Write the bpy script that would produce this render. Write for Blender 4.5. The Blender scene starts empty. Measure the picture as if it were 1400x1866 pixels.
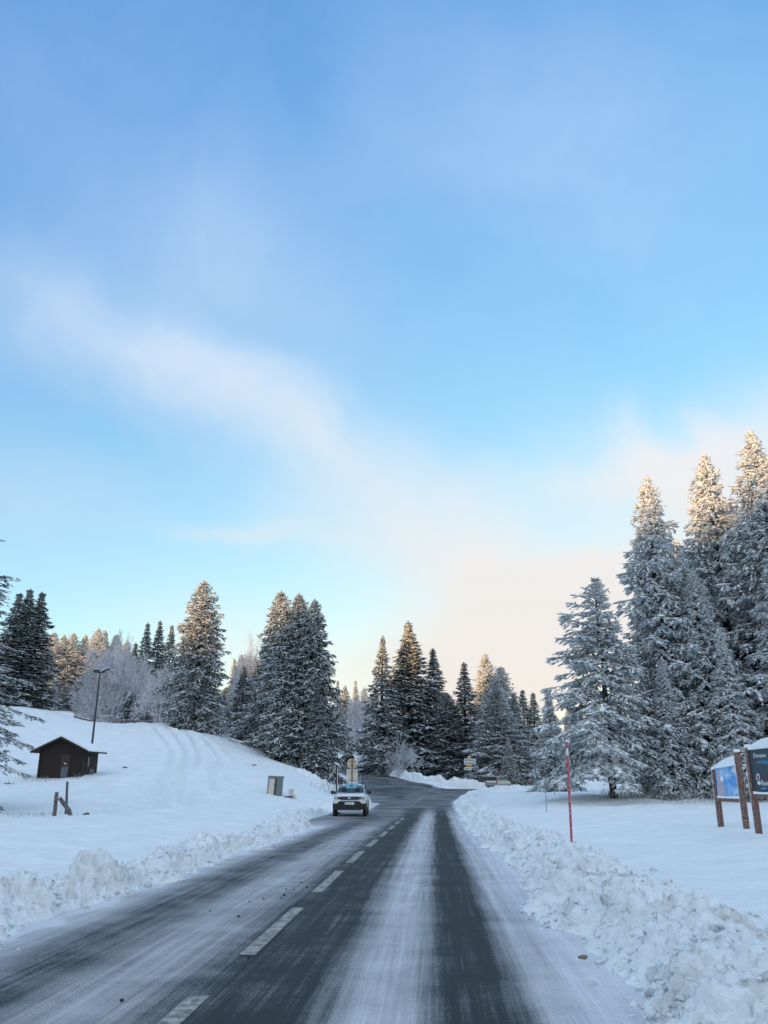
import bpy, math, random
import numpy as np
from mathutils import Vector, Matrix

random.seed(7)
S = bpy.context.scene
COL = S.collection
PI = math.pi

# ------------------------------------------------------------------ camera
CAM_H, PITCH, YAW, FPX = 1.6, math.radians(17.98), math.radians(3.45), 1500.0
cam = bpy.data.objects.new('camera', bpy.data.cameras.new('camera'))
COL.objects.link(cam)
cam.location = (0, 0, CAM_H)
cam.rotation_euler = (PI / 2 + PITCH, 0, YAW)
cam.data.sensor_fit = 'VERTICAL'
cam.data.sensor_height = 24.0
cam.data.lens = 24.0 * FPX / 1866.0
cam.data.clip_start = 0.1
cam.data.clip_end = 5000
S.camera = cam

# ------------------------------------------------------------------ sky and sun
SUN_EL, SUN_ROT = math.radians(3.6), math.radians(215)     # low sun, behind and to the left
SUN_FROM = Vector((math.sin(SUN_ROT) * math.cos(SUN_EL), math.cos(SUN_ROT) * math.cos(SUN_EL), math.sin(SUN_EL)))
S.view_settings.view_transform = 'Standard'
S.view_settings.look = 'None'
S.view_settings.exposure = 1.25
S.view_settings.gamma = 1.0
S.view_settings.use_curve_mapping = False

world = bpy.data.worlds.new('World')
S.world = world
world.use_nodes = True


class NT:
    """small helper round a node tree"""
    def __init__(s, tree):
        s.t = tree
        s.n = tree.nodes
        s.l = tree.links

    def node(s, kind, ins=None, **props):
        n = s.n.new(kind)
        for k, v in props.items():
            setattr(n, k, v)
        for k, v in (ins or {}).items():
            s.put(n.inputs[k], v)
        return n

    def put(s, sock, v):
        if isinstance(v, bpy.types.NodeSocket):
            s.l.new(v, sock)
        elif v is not None:
            sock.default_value = v

    def math(s, op, a, b=None, c=None, clamp=False):
        n = s.n.new('ShaderNodeMath')
        n.operation = op
        n.use_clamp = clamp
        for i, v in enumerate((a, b, c)):
            s.put(n.inputs[i], v)
        return n.outputs[0]

    def vmath(s, op, a, b=None, out=0):
        n = s.n.new('ShaderNodeVectorMath')
        n.operation = op
        s.put(n.inputs[0], a)
        s.put(n.inputs[1], b)
        return n.outputs[out]

    def mix(s, fac, a, b):
        n = s.n.new('ShaderNodeMix')
        n.data_type = 'RGBA'
        s.put(n.inputs[0], fac)
        s.put(n.inputs[6], a)
        s.put(n.inputs[7], b)
        return n.outputs[2]

    def noise(s, vec, scale, detail=4, rough=0.55, dist=0.0, out='Fac'):
        n = s.n.new('ShaderNodeTexNoise')
        s.put(n.inputs['Vector'], vec)
        n.inputs['Scale'].default_value = scale
        n.inputs['Detail'].default_value = detail
        n.inputs['Roughness'].default_value = rough
        n.inputs['Distortion'].default_value = dist
        return n.outputs[out]

    def ramp(s, fac, stops, interp='LINEAR'):
        n = s.n.new('ShaderNodeValToRGB')
        n.color_ramp.interpolation = interp
        el = n.color_ramp.elements
        while len(el) > 1:
            el.remove(el[-1])
        for i, (p, c) in enumerate(stops):
            e = el[0] if i == 0 else el.new(p)
            e.position = p
            c = (c, c, c) if isinstance(c, (int, float)) else c
            e.color = (*c, 1.0)
        s.put(n.inputs[0], fac)
        return n.outputs[0]

    def mrange(s, v, a, b, c=0.0, d=1.0, smooth=False):
        n = s.n.new('ShaderNodeMapRange')
        if smooth:
            n.interpolation_type = 'SMOOTHSTEP'
        n.clamp = True
        s.put(n.inputs[0], v)
        for i, q in enumerate((a, b, c, d)):
            n.inputs[i + 1].default_value = q
        return n.outputs[0]


def pix_dir(px, py):
    cx, cy = (px - 700) / FPX, -(py - 933) / FPX
    f = math.cos(PITCH) - cy * math.sin(PITCH)
    v = math.sin(PITCH) + cy * math.cos(PITCH)
    R = Vector((math.cos(YAW), math.sin(YAW), 0))
    F = Vector((-math.sin(YAW), math.cos(YAW), 0))
    return R * cx + F * f + Vector((0, 0, v)), f


def at(px, py, D):
    """world point seen in the photo at (px,py), D metres ahead"""
    d, f = pix_dir(px, py)
    return Vector((0, 0, CAM_H)) + d * (D / f)


def build_sky():
    w = NT(world.node_tree)
    bg = w.n['Background']
    sky = w.node('ShaderNodeTexSky', sky_type='NISHITA', sun_disc=False)
    sky.sun_elevation = SUN_EL
    sky.sun_rotation = SUN_ROT
    sky.altitude = 1300
    sky.air_density = 1.0
    sky.dust_density = 0.6
    sky.ozone_density = 1.6
    sep = w.node('ShaderNodeSeparateColor', {0: sky.outputs[0]})
    # the camera's tone curve flattens the sky's range
    r = w.math('MULTIPLY', w.math('POWER', sep.outputs[0], 0.98), SKY_GAIN[0])
    g = w.math('MULTIPLY', w.math('POWER', sep.outputs[1], 0.76), SKY_GAIN[1])
    b = w.math('MULTIPLY', w.math('POWER', sep.outputs[2], 0.37), SKY_GAIN[2])
    base = w.node('ShaderNodeCombineColor', {0: r, 1: g, 2: b}).outputs[0]
    tc = w.node('ShaderNodeTexCoord').outputs['Generated']
    d = w.vmath('NORMALIZE', tc)
    # warped direction for wispy edges
    wn = w.noise(d, 2.6, 5, 0.55, 0.4, 'Color')
    wv = w.vmath('SUBTRACT', wn, (0.5, 0.5, 0.5))
    ws = w.node('ShaderNodeVectorMath', {0: wv}, operation='SCALE')
    ws.inputs['Scale'].default_value = 0.24
    dw = w.vmath('ADD', d, ws.outputs[0])
    total = None
    # each bank: centre, end of its long axis, half width in pixels, weight
    for (c, e, hw, wt) in CLOUDS:
        pc = pix_dir(*c)[0].normalized()
        pe = pix_dir(*e)[0].normalized()
        ax = pe - pc
        L = ax.length
        ax.normalize()
        ay = pc.cross(ax).normalized()
        W = hw / FPX * 0.85
        dd = w.vmath('SUBTRACT', dw, tuple(pc))
        q1 = w.math('DIVIDE', w.vmath('DOT_PRODUCT', dd, tuple(ax), out=1), L)
        q2 = w.math('DIVIDE', w.vmath('DOT_PRODUCT', dd, tuple(ay), out=1), W)
        q3 = w.math('DIVIDE', w.vmath('DOT_PRODUCT', dd, tuple(pc), out=1), 0.6)
        s = w.math('MULTIPLY_ADD', q1, q1, w.math('MULTIPLY_ADD', q2, q2, w.math('MULTIPLY', q3, q3)))
        gs = w.math('MULTIPLY', w.math('EXPONENT', w.math('MULTIPLY', s, -1.0)), wt)
        total = gs if total is None else w.math('ADD', total, gs)
    n1 = w.noise(dw, 3.2, 7, 0.56, 0.3)
    thin = w.mrange(n1, 0.42, 0.80, 0.0, 0.12)                # a thin veil over the whole sky
    # outside the view, denser cloud is added all round to light the snow
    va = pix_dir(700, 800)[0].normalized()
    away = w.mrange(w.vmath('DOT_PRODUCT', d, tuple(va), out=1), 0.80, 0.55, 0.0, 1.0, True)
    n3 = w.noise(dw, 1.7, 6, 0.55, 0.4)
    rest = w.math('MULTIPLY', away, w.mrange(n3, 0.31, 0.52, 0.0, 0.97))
    n2 = w.noise(dw, 6.0, 6, 0.6, 0.5)
    tot = w.math('MULTIPLY', total, w.mrange(n2, 0.25, 0.75, 0.80, 1.18))
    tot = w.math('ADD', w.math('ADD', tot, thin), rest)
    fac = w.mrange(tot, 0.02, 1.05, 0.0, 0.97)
    sx = w.node('ShaderNodeSeparateXYZ', {0: d})
    el = sx.outputs[2]
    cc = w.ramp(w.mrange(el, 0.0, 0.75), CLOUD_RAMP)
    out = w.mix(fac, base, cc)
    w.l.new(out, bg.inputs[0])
    bg.inputs[1].default_value = 0.15


# values are scene radiance; strength 0.15 and one stop of exposure give 0.3x on screen
K = 1 / 0.30
SKY_GAIN = (0.405 * K, 0.490 * K, 0.662 * K)
CLOUDS = [((610, 815), (900, 965), 80, 0.40),
          ((80, 880), (330, 900), 110, 0.20),
          ((150, 560), (420, 620), 140, 0.12),
          ((330, 670), (650, 800), 85, 0.36),
          ((430, 450), (680, 580), 170, 0.26),
          ((1180, 1090), (1600, 960), 190, 1.15),
          ((860, 1020), (1150, 1130), 105, 0.85),
          ((780, 1200), (1150, 1260), 150, 0.85),
          ((1300, 830), (1600, 770), 95, 0.85),
          ((1080, 850), (1250, 820), 55, 0.40),
          ((1020, 280), (1350, 380), 200, 0.18),
          ((480, 948), (620, 955), 26, 0.35)]
CLOUD_RAMP = [(0.0, (0.77, 0.69, 0.63)), (0.25, (0.75, 0.71, 0.68)), (0.55, (0.72, 0.75, 0.79)), (1.0, (0.80, 0.92, 1.08))]  # zenith stop brightened to add light on the snow
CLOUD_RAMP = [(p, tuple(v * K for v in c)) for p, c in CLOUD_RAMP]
build_sky()

sun = bpy.data.objects.new('sun', bpy.data.lights.new('sun', 'SUN'))
COL.objects.link(sun)
sun.data.energy = 2.3
sun.data.angle = math.radians(1.3)
sun.data.color = (1.0, 0.58, 0.25)
sun.rotation_euler = SUN_FROM.to_track_quat('Z', 'Y').to_euler()

# ------------------------------------------------------------------ numpy helpers
def hash3(i, j, k, seed):
    h = (i.astype(np.int64) * 374761393 + j.astype(np.int64) * 668265263 + k.astype(np.int64) * 2147483647 + seed * 974711) & 0xFFFFFFFF
    h = ((h ^ (h >> 13)) * 1274126177) & 0xFFFFFFFF
    h = ((h ^ (h >> 16)) * 2246822519) & 0xFFFFFFFF
    return ((h ^ (h >> 15)) & 0xFFFFFF) / float(0xFFFFFF)


def vnoise(p, seed=0):
    """value noise, p (N,3) -> -1..1"""
    f = np.floor(p)
    t = p - f
    t = t * t * t * (t * (t * 6 - 15) + 10)
    i, j, k = f[:, 0], f[:, 1], f[:, 2]
    r = 0
    for a in (0, 1):
        wa = t[:, 0] if a else 1 - t[:, 0]
        for b in (0, 1):
            wb = t[:, 1] if b else 1 - t[:, 1]
            for c in (0, 1):
                wc = t[:, 2] if c else 1 - t[:, 2]
                r = r + hash3(i + a, j + b, k + c, seed) * wa * wb * wc
    return r * 2 - 1


def fbm(p, octv=4, gain=0.5, seed=0):
    r, a = 0, 1.0
    p = np.asarray(p, float)
    for o in range(octv):
        r = r + a * vnoise(p, seed + o * 17)
        p = p * 2.03 + 11.7
        a *= gain
    return r


def worley(p, seed=0):
    """distance to nearest feature point, p (N,3)"""
    f = np.floor(p)
    best = np.full(len(p), 9.0)
    for a in (-1, 0, 1):
        for b in (-1, 0, 1):
            for c in (-1, 0, 1):
                i, j, k = f[:, 0] + a, f[:, 1] + b, f[:, 2] + c
                q = np.stack([i + hash3(i, j, k, seed), j + hash3(i, j, k, seed + 1), k + hash3(i, j, k, seed + 2)], 1)
                best = np.minimum(best, ((q - p) ** 2).sum(1))
    return np.sqrt(best)


def cells(p, seed=0):
    """random value of the nearest feature point: broken blocks with sheared faces"""
    f = np.floor(p)
    best = np.full(len(p), 9.0)
    val = np.zeros(len(p))
    for a in (-1, 0, 1):
        for b in (-1, 0, 1):
            for c in (-1, 0, 1):
                i, j, k = f[:, 0] + a, f[:, 1] + b, f[:, 2] + c
                q = np.stack([i + hash3(i, j, k, seed), j + hash3(i, j, k, seed + 1), k + hash3(i, j, k, seed + 2)], 1)
                d = ((q - p) ** 2).sum(1)
                m = d < best
                best[m] = d[m]
                val[m] = hash3(i, j, k, seed + 5)[m]
    return val - 0.5


def sstep(a, b, x):
    t = np.clip((x - a) / (b - a), 0, 1)
    return t * t * (3 - 2 * t)


def np_mesh(name, V, F, smooth=False, attrs=None, mats=(), uv=None):
    """V (N,3); F (M,3) or (M,4) array"""
    V = np.asarray(V, np.float32)
    F = np.asarray(F, np.int32)
    me = bpy.data.meshes.new(name)
    me.vertices.add(len(V))
    me.vertices.foreach_set('co', V.ravel())
    k = F.shape[1]
    me.loops.add(F.size)
    me.loops.foreach_set('vertex_index', F.ravel())
    me.polygons.add(len(F))
    me.polygons.foreach_set('loop_start', np.arange(0, F.size, k, dtype=np.int32))
    me.polygons.foreach_set('loop_total', np.full(len(F), k, np.int32))
    if smooth:
        me.polygons.foreach_set('use_smooth', np.ones(len(F), bool))
    for nm, arr in (attrs or {}).items():
        a = me.attributes.new(nm, 'FLOAT', 'POINT')
        a.data.foreach_set('value', np.asarray(arr, np.float32))
    for m in mats:
        me.materials.append(m)
    me.update(calc_edges=True)
    me.validate()
    return me


def grid_faces(nu, nv, off=0):
    i = np.arange((nu - 1) * (nv - 1))
    u, v = i // (nv - 1), i % (nv - 1)
    a = u * nv + v + off
    return np.stack([a, a + nv, a + nv + 1, a + 1], 1)


class MB:
    """collects boxes, tubes, prisms into ONE mesh object"""
    def __init__(s):
        s.v, s.f = [], []

    def add(s, V, F):
        o = len(s.v)
        s.v += [tuple(map(float, q)) for q in V]
        s.f += [tuple(i + o for i in f) for f in F]
        return s

    def box(s, c, d, rot=None, taper=1.0):
        x, y, z = d[0] / 2, d[1] / 2, d[2] / 2
        P = [(-x, -y, -z), (x, -y, -z), (x, y, -z), (-x, y, -z),
             (-x * taper, -y * taper, z), (x * taper, -y * taper, z), (x * taper, y * taper, z), (-x * taper, y * taper, z)]
        if rot is not None:
            P = [tuple(rot @ Vector(p)) for p in P]
        P = [(p[0] + c[0], p[1] + c[1], p[2] + c[2]) for p in P]
        return s.add(P, [(0, 3, 2, 1), (4, 5, 6, 7), (0, 1, 5, 4), (1, 2, 6, 5), (2, 3, 7, 6), (3, 0, 4, 7)])

    def tube(s, pts, rad, n=8, cap=True):
        pts = [Vector(p) for p in pts]
        if not hasattr(rad, '__len__'):
            rad = [rad] * len(pts)
        V, F = [], []
        for i, p in enumerate(pts):
            t = (pts[min(i + 1, len(pts) - 1)] - pts[max(i - 1, 0)]).normalized()
            a = t.cross(Vector((0, 0, 1)) if abs(t.z) < 0.9 else Vector((1, 0, 0))).normalized()
            b = t.cross(a)
            for k in range(n):
                w = 2 * PI * k / n
                V.append(p + (a * math.cos(w) + b * math.sin(w)) * rad[i])
        for i in range(len(pts) - 1):
            for k in range(n):
                F.append((i * n + k, i * n + (k + 1) % n, (i + 1) * n + (k + 1) % n, (i + 1) * n + k))
        if cap:
            F.append(tuple(range(n)))
            F.append(tuple(range(len(V) - 1, len(V) - n - 1, -1)))
        return s.add(V, F)

    def prism(s, outline, axis, a, b):
        """extrude a 2D outline along axis ('x','y','z') from a to b"""
        def P(u, v, w):
            return {'x': (w, u, v), 'y': (u, w, v), 'z': (u, v, w)}[axis]
        n = len(outline)
        V = [P(u, v, a) for u, v in outline] + [P(u, v, b) for u, v in outline]
        F = [tuple(range(n)), tuple(range(2 * n - 1, n - 1, -1))]
        F += [(i, n + i, n + (i + 1) % n, (i + 1) % n) for i in range(n)]
        return s.add(V, F)

    def build(s, name, mat, parent=None, smooth=False, bevel=0.0, loc=None):
        me = bpy.data.meshes.new(name)
        me.from_pydata(s.v, [], s.f)
        import bmesh
        bm = bmesh.new()
        bm.from_mesh(me)
        bmesh.ops.recalc_face_normals(bm, faces=bm.faces)
        if bevel:
            bmesh.ops.bevel(bm, geom=[e for e in bm.edges if e.calc_face_angle(0) > 0.5], offset=bevel, segments=2, affect='EDGES', profile=0.6)
        bm.to_mesh(me)
        bm.free()
        if smooth:
            for p in me.polygons:
                p.use_smooth = True
            me.set_sharp_from_angle(angle=math.radians(40))
        me.materials.append(mat)
        return link(name, me, parent, loc)


def link(name, data, parent=None, loc=None):
    o = bpy.data.objects.new(name, data)
    COL.objects.link(o)
    o.parent = parent
    if loc is not None:
        o.location = loc
    return o


def tag(o, label=None, cat=None, group=None, kind=None):
    if label: o['label'] = label
    if cat: o['category'] = cat
    if group: o['group'] = group
    if kind: o['kind'] = kind
    return o


def thing(name, label, cat, loc, rotz=0.0, group=None):
    o = link(name, None, None, loc)
    o.rotation_euler = (0, 0, rotz)
    return tag(o, label, cat, group)


# ------------------------------------------------------------------ materials
def principled(name):
    m = bpy.data.materials.new(name)
    m.use_nodes = True
    w = NT(m.node_tree)
    return m, w, w.n['Principled BSDF']


def simple(name, col, rough=0.6, metal=0.0, var=0.15, scale=9.0, bump=0.0, spec=0.5, frost=0.0):
    m, w, b = principled(name)
    tc = w.node('ShaderNodeTexCoord').outputs['Object']
    n = w.noise(tc, scale, 5, 0.6)
    dark = tuple(c * (1 - var) for c in col) + (1,)
    lite = tuple(min(1, c * (1 + var)) for c in col) + (1,)
    c = w.mix(n, dark, lite)
    if frost:
        fn = w.noise(tc, scale * 2.5, 6, 0.7)
        c = w.mix(w.mrange(fn, 0.62 - frost * 0.3, 0.72 - frost * 0.25), c, (0.72, 0.77, 0.84, 1))
    w.l.new(c, b.inputs['Base Color'])
    b.inputs['Roughness'].default_value = rough
    b.inputs['Metallic'].default_value = metal
    b.inputs['Specular IOR Level'].default_value = spec
    if bump:
        bp = w.node('ShaderNodeBump', {'Height': n, 'Strength': bump, 'Distance': 0.02})
        w.l.new(bp.outputs[0], b.inputs['Normal'])
    return m


def snow_mat(name, dirt=0.0, grain=0.5, drift=0.0, tint=(0.85, 0.925, 0.96)):
    m, w, b = principled(name)
    tc = w.node('ShaderNodeTexCoord').outputs['Object']
    c = (*tint, 1)
    n0 = w.noise(tc, 0.7, 5, 0.6)
    c = w.mix(w.mrange(n0, 0.35, 0.7), tuple(t * 0.93 for t in tint) + (1,), c)
    if dirt:
        n1 = w.noise(tc, 1.9, 7, 0.68, 0.6)
        n2 = w.noise(tc, 13.0, 4, 0.6)
        f = w.math('MULTIPLY', w.mrange(n1, 0.50, 0.70), w.mrange(n2, 0.30, 0.65))
        c = w.mix(w.math('MULTIPLY', f, dirt), c, (0.20, 0.165, 0.125, 1))
    w.l.new(c, b.inputs['Base Color'])
    b.inputs['Roughness'].default_value = 0.75
    b.inputs['Specular IOR Level'].default_value = 0.25
    h = w.noise(tc, 22.0, 5, 0.65)
    hh = w.math('MULTIPLY', h, grain)
    if drift:
        mp = w.node('ShaderNodeMapping', {'Vector': tc})
        mp.inputs['Scale'].default_value = (0.55, 1.5, 1.0)
        mp.inputs['Rotation'].default_value = (0, 0, 0.25)
        h2 = w.noise(mp.outputs[0], 1.5, 6, 0.6, 0.8)
        hh = w.math('MULTIPLY_ADD', h2, drift, hh)
    bp = w.node('ShaderNodeBump', {'Height': hh, 'Strength': 0.8, 'Distance': 0.08})
    w.l.new(bp.outputs[0], b.inputs['Normal'])
    return m


M = {}
M['snow'] = snow_mat('snow', 0.0, 0.5, 3.2)
M['snow_bank'] = snow_mat('ploughed snow', 0.75, 0.5)
M['snow_clean'] = snow_mat('clean snow', 0.0, 0.3)
M['wood_dark'] = simple('dark stained wood', (0.022, 0.014, 0.011), 0.8, var=0.4, scale=6, bump=0.3)
M['wood_brown'] = simple('brown timber', (0.13, 0.050, 0.030), 0.7, var=0.3, scale=14, bump=0.3, frost=0.25)
M['wood_post'] = simple('weathered post', (0.055, 0.042, 0.038), 0.85, var=0.4, scale=14, bump=0.4, frost=0.28)
M['wood_grey'] = simple('grey wood', (0.10, 0.095, 0.10), 0.85, var=0.3, scale=12)
M['metal_dark'] = simple('dark painted metal', (0.030, 0.042, 0.065), 0.5, 0.3)
M['metal_grey'] = simple('galvanised metal', (0.33, 0.34, 0.35), 0.45, 0.7, frost=0.15)
M['black_plastic'] = simple('black plastic', (0.012, 0.013, 0.015), 0.55)
M['rubber'] = simple('tyre rubber', (0.015, 0.015, 0.017), 0.85, frost=0.1)
M['car_white'] = simple('white car paint', (0.74, 0.76, 0.78), 0.28, var=0.05)
M['car_silver'] = simple('silver car paint', (0.42, 0.43, 0.43), 0.35, 0.3, var=0.1)
M['car_dark'] = simple('dark car paint', (0.02, 0.022, 0.028), 0.35, var=0.1)
M['glass'] = simple('car glass', (0.012, 0.05, 0.065), 0.08, 0, 0.1, spec=0.7)
M['glass_dark'] = simple('dark window glass', (0.006, 0.008, 0.010), 0.2, spec=0.25)
M['chrome'] = simple('silver trim', (0.6, 0.62, 0.64), 0.25, 0.8)
M['lamp_glass'] = simple('headlight glass', (0.30, 0.36, 0.37), 0.12, 0.2)
M['teal'] = simple('light blue film', (0.13, 0.46, 0.62), 0.35)
M['plate'] = simple('number plate', (0.84, 0.85, 0.86), 0.5)
M['ink'] = simple('black lettering', (0.02, 0.02, 0.025), 0.6)
M['red_lamp'] = simple('red tail lamp', (0.35, 0.03, 0.02), 0.25)
M['amber_lamp'] = simple('amber lamp', (0.75, 0.30, 0.06), 0.25)
M['sign_back'] = simple('cream sign back', (0.62, 0.50, 0.33), 0.6, var=0.12, frost=0.05)
M['sign_back2'] = simple('pale sign back', (0.62, 0.58, 0.50), 0.6, var=0.12)
M['sign_rib'] = simple('sign stiffener', (0.42, 0.33, 0.21), 0.6)
M['sign_post'] = simple('rusty sign post', (0.13, 0.10, 0.09), 0.6, 0.2, frost=0.15)
M['sign_white'] = simple('white sign face', (0.62, 0.64, 0.64), 0.5, var=0.08)
M['sign_orange'] = simple('orange sign face', (0.70, 0.33, 0.05), 0.5)
M['red_paint'] = simple('red pole paint', (0.42, 0.030, 0.055), 0.55, var=0.25, scale=18, frost=0.28)
M['white_paint'] = simple('white band', (0.7, 0.70, 0.70), 0.55)
M['blue_paint'] = simple('blue pole paint', (0.08, 0.22, 0.42), 0.55)
M['cab_green'] = simple('green grey cabinet', (0.16, 0.21, 0.21), 0.55, var=0.15, frost=0.05)
M['cab_dark'] = simple('cabinet dark panel', (0.05, 0.06, 0.062), 0.6)
M['cab_pale'] = simple('frosted cabinet panel', (0.62, 0.55, 0.50), 0.6, var=0.12)
M['pale_box'] = simple('pale grey box', (0.50, 0.50, 0.52), 0.6)
M['panel_navy'] = simple('navy printed panel', (0.020, 0.040, 0.062), 0.35, var=0.3, scale=3)
M['print_blue'] = simple('blue lettering', (0.07, 0.36, 0.72), 0.5)
M['print_white'] = simple('white lettering', (0.75, 0.77, 0.78), 0.5)
M['print_red'] = simple('red lettering', (0.28, 0.05, 0.05), 0.5)
M['print_lilac'] = simple('pale map legend', (0.46, 0.38, 0.47), 0.5, var=0.15, scale=20)
M['net'] = simple('netting', (0.27, 0.22, 0.22), 0.8, frost=0.2)
M['rope'] = simple('frosted rope', (0.60, 0.63, 0.68), 0.8)
M['stone'] = simple('dark stone', (0.030, 0.028, 0.030), 0.8, var=0.4, scale=30)
M['dry_grass'] = simple('frosted grass', (0.24, 0.24, 0.22), 0.9, var=0.5, scale=20, frost=0.35)
M['bark'] = simple('conifer bark', (0.040, 0.032, 0.030), 0.9, var=0.4, scale=5, bump=0.5, frost=0.2)


def map_panel_mat():
    m, w, b = principled('blue piste map')
    tc = w.node('ShaderNodeTexCoord').outputs['Object']
    n = w.noise(tc, 3.5, 7, 0.65, 0.6)
    c = w.ramp(n, [(0.30, (0.04, 0.20, 0.55)), (0.46, (0.10, 0.34, 0.70)), (0.55, (0.35, 0.55, 0.80)), (0.66, (0.70, 0.76, 0.85))])
    w.l.new(c, b.inputs['Base Color'])
    b.inputs['Roughness'].default_value = 0.5
    return m


M['map'] = map_panel_mat()


def needle_mat(name, needle, frost_col):
    """needles; the share of rimed sprays is the object's own colour value"""
    m, w, b = principled(name)
    fr = w.node('ShaderNodeAttribute', attribute_name='frost').outputs['Fac']
    oi = w.node('ShaderNodeObjectInfo')
    lvl = w.node('ShaderNodeSeparateColor', {0: oi.outputs['Color']}).outputs[0]
    f = w.mrange(w.math('SUBTRACT', lvl, fr), -0.22, 0.22)
    tc = w.node('ShaderNodeTexCoord').outputs['Object']
    n = w.noise(tc, 1.3, 3, 0.6)
    nd = w.mix(n, tuple(c * 0.6 for c in needle) + (1,), tuple(c * 1.5 for c in needle) + (1,))
    c = w.mix(w.math('MULTIPLY', f, 0.92), nd, (*frost_col, 1))
    w.l.new(c, b.inputs['Base Color'])
    b.inputs['Roughness'].default_value = 0.75
    b.inputs['Specular IOR Level'].default_value = 0.2
    return m


M['needles'] = needle_mat('frosted needles', (0.016, 0.028, 0.027), (0.78, 0.82, 0.85))
M['twigs'] = needle_mat('rimed twigs', (0.24, 0.22, 0.24), (0.82, 0.83, 0.87))
M['twigs_blue'] = needle_mat('white rimed twigs', (0.08, 0.07, 0.07), (0.74, 0.78, 0.84))


def road_mat():
    m, w, b = principled('icy asphalt')
    tc = w.node('ShaderNodeTexCoord').outputs['Object']
    sx = w.node('ShaderNodeSeparateXYZ', {0: tc})
    X, Y = sx.outputs[0], sx.outputs[1]
    # slow wander of the wheel tracks along the road
    wn = w.noise(w.node('ShaderNodeCombineXYZ', {1: w.math('MULTIPLY', Y, 0.05)}).outputs[0], 1.0, 2)
    Xw = w.math('MULTIPLY_ADD', w.math('SUBTRACT', wn, 0.5), 0.35, X)
    # wheel tracks
    u = w.mrange(Xw, -5.0, 2.0)
    def p(x): return (x + 5.0) / 7.0
    prof = w.ramp(u, [(p(-5), 0.95), (p(-4.35), 0.72), (p(-4.05), 0.45), (p(-3.75), 0.28), (p(-3.35), 0.30), (p(-3.05), 0.50), (p(-2.75), 0.62),
                      (p(-2.42), 0.55), (p(-2.18), 0.40), (p(-1.95), 0.22), (p(-1.6), 0.12), (p(-1.08), 0.13), (p(-0.84), 0.42), (p(-0.62), 0.74), (p(-0.35), 0.72), (p(-0.17), 0.50),
                      (p(-0.02), 0.20), (p(0.12), 0.09), (p(0.45), 0.10), (p(0.62), 0.40), (p(0.78), 0.74), (p(0.95), 0.72), (p(1.08), 0.88), (p(1.4), 0.95)])
    st1 = w.node('ShaderNodeMapping', {'Vector': tc})
    st1.inputs['Scale'].default_value = (11.0, 0.24, 1)
    s1 = w.noise(st1.outputs[0], 1.0, 6, 0.62, 0.3)
    st2 = w.node('ShaderNodeMapping', {'Vector': tc})
    st2.inputs['Scale'].default_value = (55.0, 0.5, 1)
    s2 = w.noise(st2.outputs[0], 1.0, 4, 0.6, 0.2)
    pat = w.noise(tc, 1.1, 6, 0.62, 0.4)
    grain = w.noise(tc, 70.0, 3, 0.7)
    v = w.math('MULTIPLY_ADD', w.math('SUBTRACT', s1, 0.5), 0.55, prof)
    v = w.math('MULTIPLY_ADD', w.math('SUBTRACT', s2, 0.5), 0.30, v)
    v = w.math('MULTIPLY_ADD', w.math('SUBTRACT', pat, 0.5), 0.50, v)
    # junction: worn bare with smeared slush
    mj = w.node('ShaderNodeMapping', {'Vector': tc})
    mj.inputs['Rotation'].default_value = (0, 0, 0.5)
    mj.inputs['Scale'].default_value = (0.30, 0.40, 1)
    nj = w.noise(mj.outputs[0], 1.0, 7, 0.62, 0.9)
    vj = w.mrange(nj, 0.34, 0.76, 0.14, 0.58)
    jf = w.mrange(Y, 42.0, 66.0, 0, 1, True)
    left = w.math('MULTIPLY', w.mrange(Xw, -1.2, -2.6), w.mrange(Y, 30.0, 44.0, 0, 1, True))
    jf = w.math('MAXIMUM', jf, w.math('MULTIPLY', left, 0.85))
    v = w.math('ADD', w.math('MULTIPLY', v, w.math('SUBTRACT', 1.0, jf)), w.math('MULTIPLY', vj, jf))
    # edge frost, from the distance stored on the sheet
    ed = w.node('ShaderNodeAttribute', attribute_name='edge').outputs['Fac']
    edn = w.math('MULTIPLY_ADD', w.math('SUBTRACT', pat, 0.5), 1.2, ed)
    v = w.math('MAXIMUM', v, w.mrange(edn, -0.45, 0.0, 0.0, 0.95))
    v = w.math('MULTIPLY_ADD', w.math('SUBTRACT', grain, 0.5), 0.75, v)
    f = w.mrange(v, 0.16, 1.08)
    asph = w.mix(w.noise(tc, 120.0, 2, 0.7), (0.010, 0.017, 0.020, 1), (0.032, 0.046, 0.052, 1))
    c = w.mix(f, asph, (0.70, 0.74, 0.79, 1))
    w.l.new(c, b.inputs['Base Color'])
    w.l.new(w.mrange(f, 0.0, 0.6, 0.75, 0.85), b.inputs['Roughness'])
    b.inputs['Specular IOR Level'].default_value = 0.2
    hg = w.math('MULTIPLY_ADD', f, 0.8, w.math('MULTIPLY', grain, 0.35))
    bp = w.node('ShaderNodeBump', {'Height': hg, 'Strength': 0.5, 'Distance': 0.015})
    w.l.new(bp.outputs[0], b.inputs['Normal'])
    return m


M['road'] = road_mat()


def paint_mat():
    m, w, b = principled('worn road paint')
    tc = w.node('ShaderNodeTexCoord').outputs['Object']
    n = w.noise(tc, 9.0, 6, 0.7)
    c = w.mix(w.mrange(n, 0.42, 0.60), (0.35, 0.35, 0.33, 1), (0.10, 0.11, 0.11, 1))
    w.l.new(c, b.inputs['Base Color'])
    b.inputs['Roughness'].default_value = 0.7
    return m


M['paint'] = paint_mat()

# ------------------------------------------------------------------ roads and terrain
def V3(p): return np.array([p[0], p[1], p[2]], float)

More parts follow.
